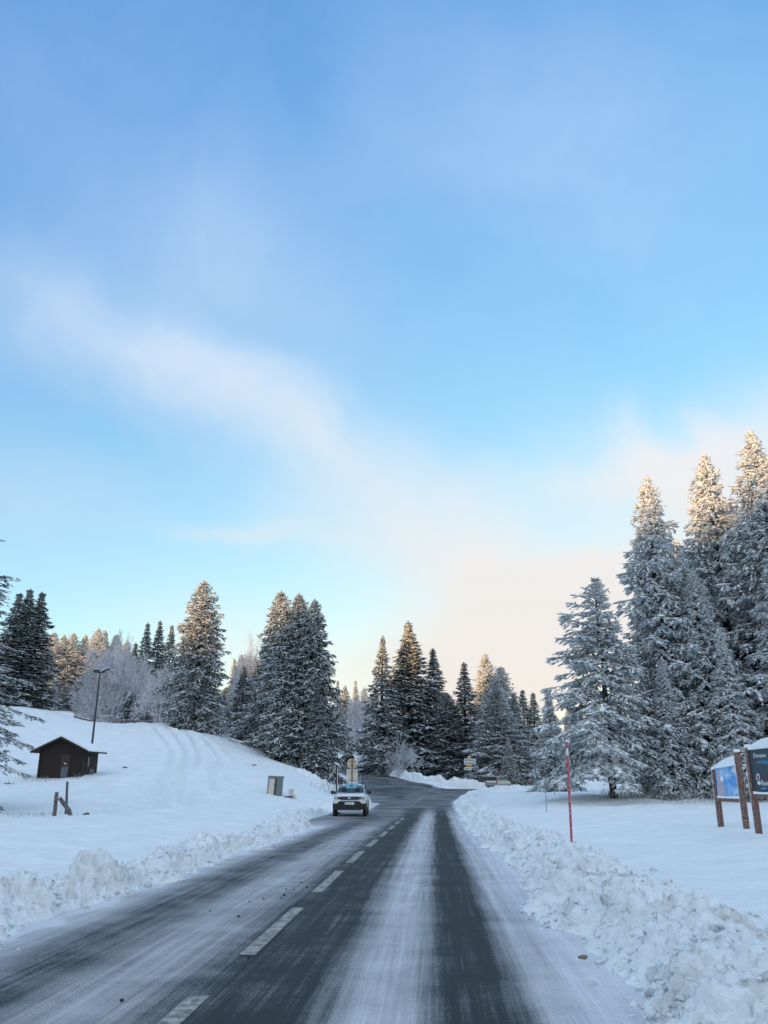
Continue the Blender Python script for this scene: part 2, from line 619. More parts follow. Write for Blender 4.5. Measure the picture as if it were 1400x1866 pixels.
MAIN = np.array([(-1.6, -30, 0), (-1.6, 0, 0), (-1.6, 20, -.05), (-1.6, 35, -.2), (-1.6, 47, -.33), (-1.6, 60, -.32), (-1.6, 72, -.12), (-1.2, 84, .28), (-0.5, 96, .72)], float)
THRU = np.array([V3(at(540, 1362, 205)), V3(at(598, 1379, 168)), V3(at(625, 1389, 146)), V3(at(655, 1404, 124)), V3(at(700, 1422, 107)), V3(at(755, 1434, 99)), V3(at(830, 1438, 98)),
                 V3(at(900, 1438, 103)), V3(at(985, 1437, 118)), V3(at(1090, 1436, 145)), V3(at(1200, 1434, 190))])
PULL = np.array([(-4.9, 37, -.22), (-5.0, 54, -.33)], float)
APR1 = np.array([(-2.4, 70, -.15), V3(at(700, 1426, 104))], float)
APR2 = np.array([(-1.2, 72, -.12), V3(at(830, 1440, 98))], float)
ROADS = [(MAIN, 2.95), (THRU, 3.6), (PULL, 1.35), (APR1, 3.3), (APR2, 2.7)]


def poly_dist(P, line):
    best = np.full(len(P), 1e9)
    bz = np.zeros(len(P))
    for a, b in zip(line[:-1], line[1:]):
        ab = b[:2] - a[:2]
        t = np.clip(((P - a[:2]) @ ab) / (ab @ ab), 0, 1)
        q = a[:2] + t[:, None] * ab
        d = np.hypot(*(P - q).T)
        m = d < best
        best[m] = d[m]
        bz[m] = (a[2] + t * (b[2] - a[2]))[m]
    return best, bz


def road_sd(P):
    """signed distance to the road's edge (negative inside) and the road's height"""
    ds, zs = [], []
    for line, hw in ROADS:
        d, z = poly_dist(P, line)
        ds.append(d - hw)
        zs.append(z)
    ds, zs = np.array(ds), np.array(zs)
    w = np.exp(-np.clip(ds - ds.min(0), 0, 40) / 1.2)
    return ds.min(0), (w * zs).sum(0) / w.sum(0)


CP = [(-6, 5, .1), (-6, 20, .05), (-6.5, 33, 0.0), (-20, 10, .1), (-20, 25, .05), (-40, 5, .6), (-45, 30, 1.5), (-8, -20, .1), (-40, -30, .5),
      (-70, 60, 7), (-110, 90, 14), (-130, 20, 10), (-100, -60, 4), (-120, 170, 18), (-60, 200, 14), (-20, 220, 12), (-40, 160, 11), (-75, 140, 13),
      (4, 5, .30), (4.5, 20, .25), (4.5, 40, .0), (4.5, 60, -.1), (12, 10, .3), (12, 30, .2), (25, 15, .5), (30, 40, .8), (45, 60, 1.5), (60, 20, 2), (10, -20, .3), (40, -30, 1),
      (100, 60, 4), (100, 150, 4), (60, 110, 2), (60, 200, 4), (0, 180, 4.0), (20, 160, 2.4), (0, 260, 8), (100, 260, 8), (-120, 260, 20), (0, -80, 1), (100, -80, 2), (-100, -120, 6),
      (250, 100, 8), (-250, 100, 25), (0, 420, 14), (300, 400, 16), (-300, 400, 30), (300, -200, 8), (-300, -200, 14), (0, -250, 4)]
for a in [(100, 1492, 38), (158, 1490, 38), (0, 1490, 38), (300, 1490, 40), (450, 1480, 46), (560, 1474, 52), (65, 1421, 60), (175, 1413, 62), (300, 1420, 60), (0, 1432, 58),
          (400, 1418, 62), (497, 1450, 60), (560, 1447, 62), (70, 1352, 85), (200, 1362, 85), (320, 1352, 88), (430, 1378, 84), (500, 1402, 80), (560, 1414, 78), (600, 1430, 76),
          (0, 1290, 108), (70, 1291, 108), (165, 1318, 108), (230, 1323, 110), (320, 1323, 109), (400, 1346, 99), (440, 1358, 95), (520, 1392, 92), (590, 1412, 96),
          (120, 1330, 130), (250, 1338, 130), (350, 1345, 130), (450, 1372, 120), (540, 1392, 120),
          (720, 1416, 122), (800, 1426, 112), (860, 1427, 116), (950, 1428, 124), (700, 1404, 140), (840, 1414, 140), (960, 1420, 150),
          (1000, 1446, 78), (1095, 1452, 60), (1200, 1463, 56), (1300, 1466, 56), (1318, 1502, 28), (1388, 1526, 23.5), (1100, 1440, 90), (1000, 1520, 30), (1200, 1560, 20)]:
    CP.append(tuple(at(*a)))
CP = np.array(CP, float)


def tps_fit(C, lam):
    n = len(C)
    d = np.hypot(C[:, None, 0] - C[None, :, 0], C[:, None, 1] - C[None, :, 1]) / 50
    Kk = np.where(d > 0, d * d * np.log(d + 1e-9), 0) + lam * np.eye(n)
    P = np.c_[np.ones(n), C[:, :2] / 50]
    A = np.block([[Kk, P], [P.T, np.zeros((3, 3))]])
    return np.linalg.solve(A, np.r_[C[:, 2], np.zeros(3)])


TW = tps_fit(CP, 0.002)


def base_h(P):
    out = np.full(len(P), TW[-3]) + (P / 50) @ TW[-2:]
    for c, w in zip(CP, TW[:-3]):
        d2 = ((P - c[:2]) ** 2).sum(1) / 2500
        out += w * 0.5 * d2 * np.log(d2 + 1e-12)
    return out


def ground(P):
    """height of the snow (without the ploughed banks); the road bed lies a little lower"""
    P = np.atleast_2d(np.asarray(P, float))
    h = base_h(P)
    sd, zr = road_sd(P)
    k = sstep(0.2, 7.0, sd)
    h = zr * (1 - k) + h * k
    q = np.c_[P, np.zeros(len(P))]
    far = sstep(0.3, 4.0, sd)
    h = h + far * (0.10 * fbm(q * 0.22, 3, 0.5, 3) + 0.050 * fbm(q * 1.1 * np.array([1, .5, 1]), 3, 0.5, 9) + 0.034 * fbm(q * np.array([0.9, 2.6, 1]), 3, 0.55, 15))
    h = h + 0.10 * sstep(0.0, 1.2, sd) - 0.09 * (1 - sstep(0.05, 0.45, sd))
    return h, sd, zr


def gz(x, y):
    return float(ground([(x, y)])[0][0])


def graded(lo, hi, fine_lo, fine_hi, step, growth):
    pts = list(np.arange(fine_lo, fine_hi + step / 2, step))
    s, p = step, fine_hi
    while p < hi:
        s = min(s * growth, 18.0)
        p += s
        pts.append(p)
    s, p = step, fine_lo
    while p > lo:
        s = min(s * growth, 18.0)
        p -= s
        pts.insert(0, p)
    return np.array(pts)


# snow-covered ground: one sheet with ski and sledge tracks pressed into the slope
gx = graded(-420, 420, -34, 22, 0.20, 1.06)
gy = graded(-60, 620, 6, 112, 0.24, 1.05)
GX, GY = np.meshgrid(gx, gy, indexing='ij')
GP = np.c_[GX.ravel(), GY.ravel()]
gh, gsd, gzr = ground(GP)
# tracks running down the slope
TRK = [[(232, 1322, 109), (285, 1338, 98), (318, 1365, 82), (312, 1400, 66), (290, 1440, 54), (288, 1475, 44)],
       [(252, 1322, 109), (320, 1340, 96), (345, 1368, 80), (338, 1402, 65), (330, 1440, 53), (345, 1470, 46)],
       [(285, 1324, 108), (352, 1345, 93), (368, 1372, 79), (352, 1405, 64), (342, 1440, 53), (352, 1466, 47)],
       [(300, 1324, 107), (380, 1352, 91), (408, 1378, 78), (390, 1405, 66), (400, 1435, 56)]]
for tr in TRK:
    line = np.array([V3(at(*t)) for t in tr])
    d, _ = poly_dist(GP, line)
    d = d + 0.10 * vnoise(np.c_[GP * 0.5, np.zeros(len(GP))], 31)
    gh += -0.28 * np.exp(-(d / 0.30) ** 2) + 0.14 * np.exp(-((d - 0.6) / 0.28) ** 2)
# trampled patch below the tracks
c0 = V3(at(330, 1435, 54))
tp = np.exp(-(((GP - c0[:2]) / np.array([6.0, 9.0])) ** 2).sum(1))
gh += tp * 0.11 * fbm(np.c_[GP * 1.9, np.zeros(len(GP))], 3, 0.6, 21)
gme = np_mesh('ground', np.c_[GP, gh], grid_faces(len(gx), len(gy)), True, mats=[M['snow']])
tag(link('ground', gme), 'snow covered ground rising into a slope on the left', None, None, 'structure')

# asphalt sheet
rx = np.r_[graded(-110, 150, -7, 12, 0.25, 1.05)]
ry = np.r_[np.arange(-12, 130, 0.5), np.arange(130, 235, 1.2)]
RX, RY = np.meshgrid(rx, ry, indexing='ij')
RP = np.c_[RX.ravel(), RY.ravel()]
rsd, rz = road_sd(RP)
rf = grid_faces(len(rx), len(ry))
keep = (rsd[rf] < 0.9).any(1)
rf = rf[keep]
used = np.unique(rf)
rm = np.full(len(RP), -1)
rm[used] = np.arange(len(used))
rme = np_mesh('road', np.c_[RP[used], rz[used]], rm[rf], True, {'edge': rsd[used]}, [M['road']])
road_obj = tag(link('road', rme), 'icy asphalt road with bare wheel tracks leading to a junction', None, None, 'structure')


def road_z(x, y):
    return float(road_sd(np.array([[x, y]]))[1][0])


# painted centre line: each dash a piece of the road
def dash(x, y0, y1, w=0.15, dx=0.0):
    n = max(2, int((y1 - y0) / 0.5) + 1)
    V = []
    for i in range(n):
        y = y0 + (y1 - y0) * i / (n - 1)
        xx = x + dx * i / (n - 1)
        for s in (-1, 1):
            V.append((xx + s * w / 2, y, road_z(xx, y) + 0.006))
    F = [(2 * i, 2 * i + 1, 2 * i + 3, 2 * i + 2) for i in range(n - 1)]
    me = np_mesh('line_dash', V, F, mats=[M['paint']])
    link('line_dash', me, road_obj)


CLX = -1.88
y = 4.05
for k in range(9):
    dash(CLX + 0.02 * k, y, y + 3.15, 0.16)
    y += 4.75
# short dashes of the junction line bending to the right
p0, p1 = at(745, 1472, 62), at(778, 1449, 84)
for k in range(8):
    t = k / 8
    a = p0.lerp(p1, t)
    b = p0.lerp(p1, t + 0.065)
    dash(a.x, a.y, b.y, 0.22, b.x - a.x)


# ------------------------------------------------------------------ ploughed snow banks
def clod_mesh(seed, n=2):
    """broken lump of ploughed snow, about 1 across: hull of scattered points, 30 to 50 triangles"""
    import bmesh
    rng = np.random.default_rng(seed + 500)
    k = 26 if n == 2 else 13
    V = rng.normal(0, 1, (k, 3))
    V /= np.linalg.norm(V, axis=1)[:, None]
    V *= (0.5 * rng.uniform(0.72, 1.05, k))[:, None] * np.array([1, 0.85, 0.72])
    bm = bmesh.new()
    vs = [bm.verts.new(v) for v in V]
    r = bmesh.ops.convex_hull(bm, input=vs)
    dead = [g for g in r['geom_interior'] + r['geom_unused'] if isinstance(g, bmesh.types.BMVert)]
    bmesh.ops.delete(bm, geom=list(set(dead)), context='VERTS')
    me = bpy.data.meshes.new('snow_clod')
    bm.to_mesh(me)
    bm.free()
    for p in me.polygons:
        p.use_smooth = (seed % 2 == 0)
    me.materials.append(M['snow_bank'])
    return me


CLODS = [clod_mesh(i) for i in range(9)]
CLODS_LO = [clod_mesh(20 + i, 1) for i in range(6)]


def make_bank(label, line, side, width, height, s_steps, t_step, seed, lump=1.0, big=(), mat='snow_bank', clods=60, cl_range=None, stuff=0, lo=-0.35):
    """bank beside a polyline (x,y); the foot follows the line, the bank spreads to `side`"""
    line = np.array(line, float)
    seg = np.hypot(*np.diff(line, axis=0).T)
    cum = np.r_[0, np.cumsum(seg)]
    s = s_steps(cum[-1])
    x = np.interp(s, cum, line[:, 0])
    y = np.interp(s, cum, line[:, 1])
    # smooth tangents
    tx, ty = np.gradient(x, s), np.gradient(y, s)
    kk = np.ones(9) / 9
    if len(s) > 20:
        tx = np.convolve(np.pad(tx, 4, 'edge'), kk, 'valid')
        ty = np.convolve(np.pad(ty, 4, 'edge'), kk, 'valid')
    ln = np.hypot(tx, ty)
    nx, ny = side * ty / ln, -side * tx / ln
    rng = np.random.default_rng(seed)
    z0 = np.zeros(len(s))
    foot = 0.22 * vnoise(np.c_[s * 0.45, z0, z0], seed) + 0.12 * vnoise(np.c_[s * 1.6, z0, z0], seed + 1)
    hv = height * (1 + 0.30 * vnoise(np.c_[s * 0.33, z0 + 3, z0], seed + 2) + 0.18 * vnoise(np.c_[s * 1.2, z0 + 3, z0], seed + 3))
    endf = sstep(0, 2.0, s) * sstep(0, 3.0, cum[-1] - s)
    hv = hv * (0.25 + 0.75 * endf)
    t = np.arange(lo, width + 0.8, t_step)
    SS, TT = np.meshgrid(np.arange(len(s)), t, indexing='ij')
    si, tt = SS.ravel(), TT.ravel()
    u = (tt - foot[si]) / width
    prof = np.where(u < 0, 0, np.where(u < 0.38, np.sin(np.clip(u / 0.38, 0, 1) * PI / 2) ** 1.2, 0.5 + 0.5 * np.cos(np.clip((u - 0.38) / 0.62, 0, 1) * PI)))
    px = x[si] + nx[si] * tt
    py = y[si] + ny[si] * tt
    g, sd, zr = ground(np.c_[px, py])
    inner = sstep(-0.05, 0.12, u)
    outer = 1 - sstep(0.85, 1.25, u)
    basez = np.where(u < 0.05, zr - 0.05, 0)
    k = sstep(0.0, 0.25, u)
    floor = (zr - 0.04) * (1 - k) + (g - 0.02) * k
    h = floor + prof * hv[si]
    P = np.c_[px, py, h]
    for (bx, by, br, bh) in big:                       # single tall blocks thrown up by the plough
        d2 = ((px - bx) ** 2 + (py - by) ** 2) / br ** 2
        P[:, 2] += bh * np.exp(-d2 ** 2)
    # lumps: rounded cells at three sizes pushed out along the slope normal
    PG = P.reshape(len(s), len(t), 3)
    du = np.gradient(PG, axis=0)
    dv = np.gradient(PG, axis=1)
    N = np.cross(du, dv).reshape(-1, 3)
    N /= np.linalg.norm(N, axis=1)[:, None] + 1e-9
    N *= np.sign(N[:, 2:3] + 1e-9)
    amp = lump * inner * outer * (0.35 + 0.65 * np.clip(prof * 1.3, 0, 1))
    wrp = P + 0.10 * np.c_[vnoise(P * 3, seed + 5), vnoise(P * 3 + 9, seed + 6), vnoise(P * 3 + 5, seed + 7)]
    d = 0.10 * (0.62 - worley(wrp * 1.9, seed + 11)) + 0.11 * cells(wrp * np.array([2.8, 2.8, 3.6]), seed + 12) + 0.070 * cells(wrp * 7.5, seed + 13)
    d += 0.06 * (0.55 - worley(wrp * 10.0, seed + 15)) + 0.05 * fbm(P * 2.2, 4, 0.6, seed + 14) + 0.030 * fbm(P * 14.0, 3, 0.6, seed + 16)
    P = P + N * (amp * d)[:, None]
    # the ends and the outer rim run down into the ground
    P[:, 2] -= (0.30 * (1 - sstep(0, 0.9, s) * sstep(0, 0.9, cum[-1] - s)))[si] + 0.10 * sstep(1.05, 1.35, u)
    me = np_mesh('snow_bank', P, grid_faces(len(s), len(t))[:, ::-1] if side > 0 else grid_faces(len(s), len(t)), True, mats=[M[mat]])
    o = tag(link('snow_bank', me), label, 'snow bank')
    # clods lying on the bank and at its foot
    c0, c1 = cl_range or (0, cum[-1])
    def spot():
        sv = c0 + (c1 - c0) * rng.random() ** 1.7
        i = int(np.searchsorted(s, sv))
        i = min(max(i, 1), len(s) - 2)
        uu = rng.choice([rng.normal(0.05, 0.10), rng.uniform(0.05, 0.9), rng.uniform(0.3, 1.3)])
        j = int(np.clip((foot[i] + uu * width - lo) / t_step, 1, len(t) - 2))
        return P[i * len(t) + j]
    for k in range(clods):
        q = spot()
        sz = (0.05 + 0.15 * rng.random() ** 2.2) * (1.35 if rng.random() < 0.2 else 1)
        c = link('snow_clod', CLODS[rng.integers(len(CLODS))], o, tuple(q + np.array([0, 0, sz * 0.12])))
        c.scale = (sz * rng.uniform(.8, 1.3), sz, sz * rng.uniform(.7, 1.1))
        c.rotation_euler = (rng.uniform(-.5, .5), rng.uniform(-.5, .5), rng.uniform(0, 6.28))
    if stuff:
        VV, FF, off = [], [], 0
        lo_m = []
        for m_ in CLODS_LO:
            vv = np.array([v.co[:] for v in m_.vertices])
            ff = np.array([p.vertices[:] for p in m_.polygons])
            lo_m.append((vv, ff))
        for k in range(stuff):
            vv, ff = lo_m[rng.integers(len(lo_m))]
            sz = 0.018 + 0.075 * rng.random() ** 2
            a = rng.uniform(0, 6.28)
            R = np.array([[math.cos(a), -math.sin(a), 0], [math.sin(a), math.cos(a), 0], [0, 0, 1]])
            q = spot() + np.array([rng.normal(0, .05), rng.normal(0, .05), sz * .2])
            VV.append((vv * sz * rng.uniform(.7, 1.3, 3)) @ R.T + q)
            FF.append(ff + off)
            off += len(vv)
        tag(link('snow_crumbs', np_mesh('snow_crumbs', np.vstack(VV), np.vstack(FF), False, mats=[M[mat]]), o), kind='stuff')
    return o


def steps_main(L):
    out, p, d = [0.0], 0.0, 0.0
    while p < L:
        p += 0.028 * max(1.0, (p + 1.0) / 4.0) if p > 3 else 0.028
        out.append(min(p, L))
    return np.array(sorted(set(out)))


def steps_const(st):
    return lambda L: np.linspace(0, L, max(8, int(L / st)))


B1 = at(200, 1585, 13.2)
B2 = at(370, 1545, 19.0)
make_bank('lumpy ploughed snow bank along the left road edge below the hut', [(-4.50, 7.0), (-4.5, 20), (-4.55, 30), (-4.9, 35), (-6.2, 39), (-6.45, 46), (-6.3, 54)], -1, 1.45, 0.25,
          steps_main, 0.032, 11, 1.15, [(-5.15, 13.3, 0.32, 0.28), (-5.2, 19.5, 0.32, 0.24), (-5.3, 11.2, .4, .10), (-5.3, 16.2, .5, .08)], clods=110, cl_range=(0, 32), stuff=3500)
make_bank('broad dirty ploughed snow bank along the right road edge', [(1.44, 5.0), (1.36, 8), (1.26, 12), (1.22, 30), (1.22, 50), (1.30, 66), (1.9, 73)], 1, 2.0, 0.40,
          steps_main, 0.032, 12, 1.0, clods=130, cl_range=(0, 34), stuff=4500)
# corner round to the crossing road
c = [at(832, 1455, 74), at(846, 1448, 82), at(872, 1446, 89), at(915, 1446, 95), at(985, 1444, 109), at(1090, 1443, 133)]
make_bank('snow bank in the right corner of the junction before the silver car', [(1.6, 66)] + [(p.x, p.y) for p in c], 1, 2.4, 0.30, steps_const(0.16), 0.12, 13, 1.4, clods=25, stuff=150)
c = [at(598, 1376, 176), at(640, 1386, 150), at(668, 1402, 131), at(712, 1421, 114), at(757, 1430, 105.5), at(830, 1433, 103.5), at(893, 1434, 108.5), at(985, 1434, 124), at(1090, 1433, 150)]
make_bank('white snow bank along the far side of the crossing road under the spruces', [(p.x, p.y) for p in c], -1, 2.6, 0.85, steps_const(0.2), 0.15, 14, 1.6, mat='snow_clean', clods=20, stuff=100)
c = [(-6.3, 55.5), (-5.6, 58.5), (-5.0, 62), (-4.9, 66), (-5.6, 70), (-7.5, 74), (-10, 79), (-13, 86)]
make_bank('pointed snow bank between the white car and the side road', c, -1, 1.7, 0.5, steps_const(0.12), 0.08, 15, 1.1, clods=20)

# ------------------------------------------------------------------ trees
def frame_from(d):
    """two unit vectors perpendicular to each row of d"""
    up = np.where(np.abs(d[:, 2:3]) < 0.95, np.array([[0, 0, 1.0]]), np.array([[1.0, 0, 0]]))
    a = np.cross(d, up)
    a /= np.linalg.norm(a, axis=1)[:, None] + 1e-9
    b = np.cross(a, d)
    return a, b


def spindles(P, D, L, W, Hh, rng):
    """three-sided bipyramids (5 verts, 6 tris): position, direction, length, half width, half thickness"""
    n = len(P)
    a, b = frame_from(D)
    m = P + D * (L * 0.38)[:, None]
    ro = rng.uniform(-0.5, 0.5, n)
    V = np.empty((n, 5, 3))
    V[:, 0] = P
    V[:, 4] = P + D * L[:, None]
    for k, ang in enumerate((PI / 2, PI * 7 / 6, PI * 11 / 6)):
        c, s = np.cos(ang + ro), np.sin(ang + ro)
        V[:, 1 + k] = m + a * (c * W)[:, None] + b * (s * Hh)[:, None]
    base = np.array([(0, 2, 1), (0, 3, 2), (0, 1, 3), (4, 1, 2), (4, 2, 3), (4, 3, 1)])
    F = (np.arange(n)[:, None, None] * 5 + base).reshape(-1, 3)
    return V.reshape(-1, 3), F


def pads(P, D, L, W, Hh, rng):
    """snow cushions: six-sided domes (8 verts, 12 tris)"""
    n = len(P)
    a, b = frame_from(D)
    V = np.empty((n, 8, 3))
    V[:, 0] = P + b * (Hh)[:, None]
    V[:, 7] = P - b * (Hh * 0.35)[:, None]
    for k in range(6):
        w = k * PI / 3
        jl = rng.uniform(0.75, 1.2, n)
        V[:, 1 + k] = P + D * (math.cos(w) * L * 0.5 * jl)[:, None] + a * (math.sin(w) * W * jl)[:, None] - b * (Hh * rng.uniform(0, .5, n))[:, None]
    base = [(0, 1 + k, 1 + (k + 1) % 6) for k in range(6)] + [(7, 1 + (k + 1) % 6, 1 + k) for k in range(6)]
    F = (np.arange(n)[:, None, None] * 8 + np.array(base)).reshape(-1, 3)
    return V.reshape(-1, 3), F


def make_conifer(seed, H=25.0, R=4.4, z0=0.05, droop=0.5, hang=0.5, spacing=0.42, nb=6, snow=0.5, clump=0.30, power=0.85, gap=0.0, sparse=1.0, padscale=1.0, side=None):
    rng = np.random.default_rng(seed)
    # trunk
    nz = 14
    bend = np.c_[np.cumsum(rng.normal(0, .03, nz)), np.cumsum(rng.normal(0, .03, nz))]
    tz = np.linspace(-0.6, H * 0.985, nz)
    bend -= bend[0]
    tr = 0.012 * H * (1 - np.clip(tz / H, 0, 1)) ** 0.9 + 0.025
    tr[0] *= 1.35
    mb = MB()
    mb.tube([(bend[i, 0], bend[i, 1], tz[i]) for i in range(nz)], list(tr), 9)
    BP, BD, BL, BW, BF = [], [], [], [], []          # needle sprays
    SP, SD, SL, SW, SH = [], [], [], [], []          # snow cushions
    z = H * z0
    lobes = rng.uniform(0, 6.28, 3)
    while z < H * 0.992:
        f = (z - H * z0) / (H * (1 - z0))
        rad = max(0.14, R * (1 - f) ** power * (0.80 + 0.2 * min(1, f * 6)) - 0.22)
        tsz = min(1.0, 0.50 + 2.2 * (1 - f))
        nbr = max(3, int(round(nb * (1 - 0.35 * f))))
        a0 = rng.uniform(0, 6.28)
        cx, cy = np.interp(z, tz, bend[:, 0]), np.interp(z, tz, bend[:, 1])
        for k in range(nbr):
            if rng.random() < gap * (1 - f):
                continue
            az = a0 + 2 * PI * k / nbr + rng.normal(0, 0.28)
            L = rad * rng.uniform(0.58, 1.18) * (1 + 0.12 * math.sin(2 * az + lobes[0] + z * 0.2) + 0.13 * math.sin(3 * az + lobes[1] + z * 0.35))
            if side is not None:
                L *= 1 + side[1] * math.cos(az - side[0])
            e0 = np.interp(f, [0, 0.35, 0.75, 1], [-0.18, -0.02, 0.25, 0.75]) + rng.normal(0, 0.07)
            dr = droop * np.interp(f, [0, 0.7, 1], [1.0, 0.6, 0.1]) * rng.uniform(0.7, 1.3)
            dirh = np.array([math.cos(az), math.sin(az), 0])
            lat = np.array([-math.sin(az), math.cos(az), 0])
            def pt(t):
                t = np.asarray(t)
                zz = L * (math.tan(e0) * t - dr * t ** 2 + 0.42 * dr * t ** 3.2)
                return np.array([cx, cy, z]) + dirh * (L * t)[:, None] + np.array([0, 0, 1]) * zz[:, None]
            nt = max(5, int(L / 0.15 * sparse))
            t = np.sort(rng.uniform(0.10, 1.0, nt)) ** 0.8
            base = pt(t)
            tan = pt(np.minimum(t + 0.04, 1.04)) - pt(t - 0.04)
            tan /= np.linalg.norm(tan, axis=1)[:, None]
            sg = np.where(np.arange(nt) % 2 == 0, 1, -1)
            tl = np.minimum(0.16 + 0.34 * L * np.sin(np.clip(t * 0.92 + 0.10, 0, 1) * PI) ** 0.8, 1.05) * rng.uniform(0.6, 1.25, nt)
            fw = rng.uniform(0.35, 0.9, nt)
            hg = hang * rng.uniform(0.3, 1.5, nt)
            td = tan * fw[:, None] + lat * (sg * 0.85)[:, None] + np.array([0, 0, -1]) * hg[:, None]
            td /= np.linalg.norm(td, axis=1)[:, None]
            # sprays along each twig, plus one on the branch itself
            for q in range(4):
                u = (q + rng.uniform(0, 0.8, nt)) / 4
                ok = (tl * 4 > q * clump * 0.75) & (rng.random(nt) < 0.94)
                if not ok.any():
                    continue
                p = base + td * (tl * u)[:, None] + np.array([0, 0, -1]) * (hg * 0.22 * tl * u ** 2)[:, None]
                dd = td + rng.normal(0, 0.30, (nt, 3)) + np.array([0, 0, -1]) * (0.35 * hang)
                dd /= np.linalg.norm(dd, axis=1)[:, None]
                ll = clump * tsz * rng.uniform(0.7, 1.35, nt)
                BP.append(p[ok]); BD.append(dd[ok]); BL.append(ll[ok])
                BW.append((ll * rng.uniform(0.17, 0.30, nt))[ok])
                BF.append(rng.random(nt)[ok])
                ps = ok & (rng.random(nt) < snow * 0.55)
                if ps.any():
                    w_ = td * 1.0
                    SP.append(p[ps] + td[ps] * (ll[ps] * 0.4)[:, None] + np.array([0, 0, 0.035])); SD.append(w_[ps]); SL.append(ll[ps] * rng.uniform(.7, 1.2, ps.sum()) * padscale)
                    SW.append(ll[ps] * rng.uniform(.14, .26, ps.sum()) * padscale); SH.append(ll[ps] * rng.uniform(.07, .14, ps.sum()))
            ns = max(3, int(L / 0.22))
            ts = rng.uniform(0.2, 1.0, ns)
            pb = pt(ts) + lat * rng.normal(0, 0.05, ns)[:, None]
            dd = (pt(np.minimum(ts + .05, 1.05)) - pt(ts - .05))
            dd /= np.linalg.norm(dd, axis=1)[:, None]
            d2 = dd + rng.normal(0, .25, (ns, 3))
            d2 /= np.linalg.norm(d2, axis=1)[:, None]
            ll = clump * tsz * rng.uniform(.9, 1.5, ns)
            BP.append(pb); BD.append(d2); BL.append(ll); BW.append(ll * .24); BF.append(rng.random(ns))
            m_ = rng.random(ns) < snow
            if m_.any():
                SP.append(pb[m_] + np.array([0, 0, .05])); SD.append(dd[m_]); SL.append(ll[m_] * rng.uniform(1.0, 1.7, m_.sum()) * padscale); SW.append(ll[m_] * rng.uniform(.22, .42, m_.sum()) * padscale); SH.append(ll[m_] * rng.uniform(.12, .22, m_.sum()))
        z += spacing * rng.uniform(0.75, 1.25) * (1 - 0.45 * f)
    # leader
    n = 14
    zz = rng.uniform(H * 0.965, H * 1.0, n)
    BP.append(np.c_[np.full(n, bend[-1, 0]), np.full(n, bend[-1, 1]), zz]); dd = np.c_[rng.normal(0, .5, n), rng.normal(0, .5, n), np.full(n, 1.0)]
    BD.append(dd / np.linalg.norm(dd, axis=1)[:, None]); BL.append(np.full(n, .35)); BW.append(np.full(n, .07)); BF.append(rng.random(n))
    P, D, L, W, Fr = (np.concatenate(q) for q in (BP, BD, BL, BW, BF))
    V, F = spindles(P, D, L, W, W * 0.55, rng)
    # rime comes in patches as well as spray by spray
    patch = 0.5 + 0.5 * vnoise(P * 0.9, seed + 50)
    Fr = np.clip(0.65 * Fr + 0.35 * patch, 0, 1)
    crown = np_mesh('crown', V, F, False, {'frost': np.repeat(Fr, 5)}, [M['needles']])
    if SP:
        P, D, L, W, Hh = (np.concatenate(q) for q in (SP, SD, SL, SW, SH))
        V, F = pads(P, D, L, W, Hh, rng)
        snowme = np_mesh('snow', V, F, True, None, [M['snow_clean']])
    else:
        snowme = None
    t = mb.build('trunk', M['bark'], None, True)
    trunk = t.data
    bpy.data.objects.remove(t)
    return dict(trunk=trunk, crown=crown, snow=snowme, H=H, R=R)


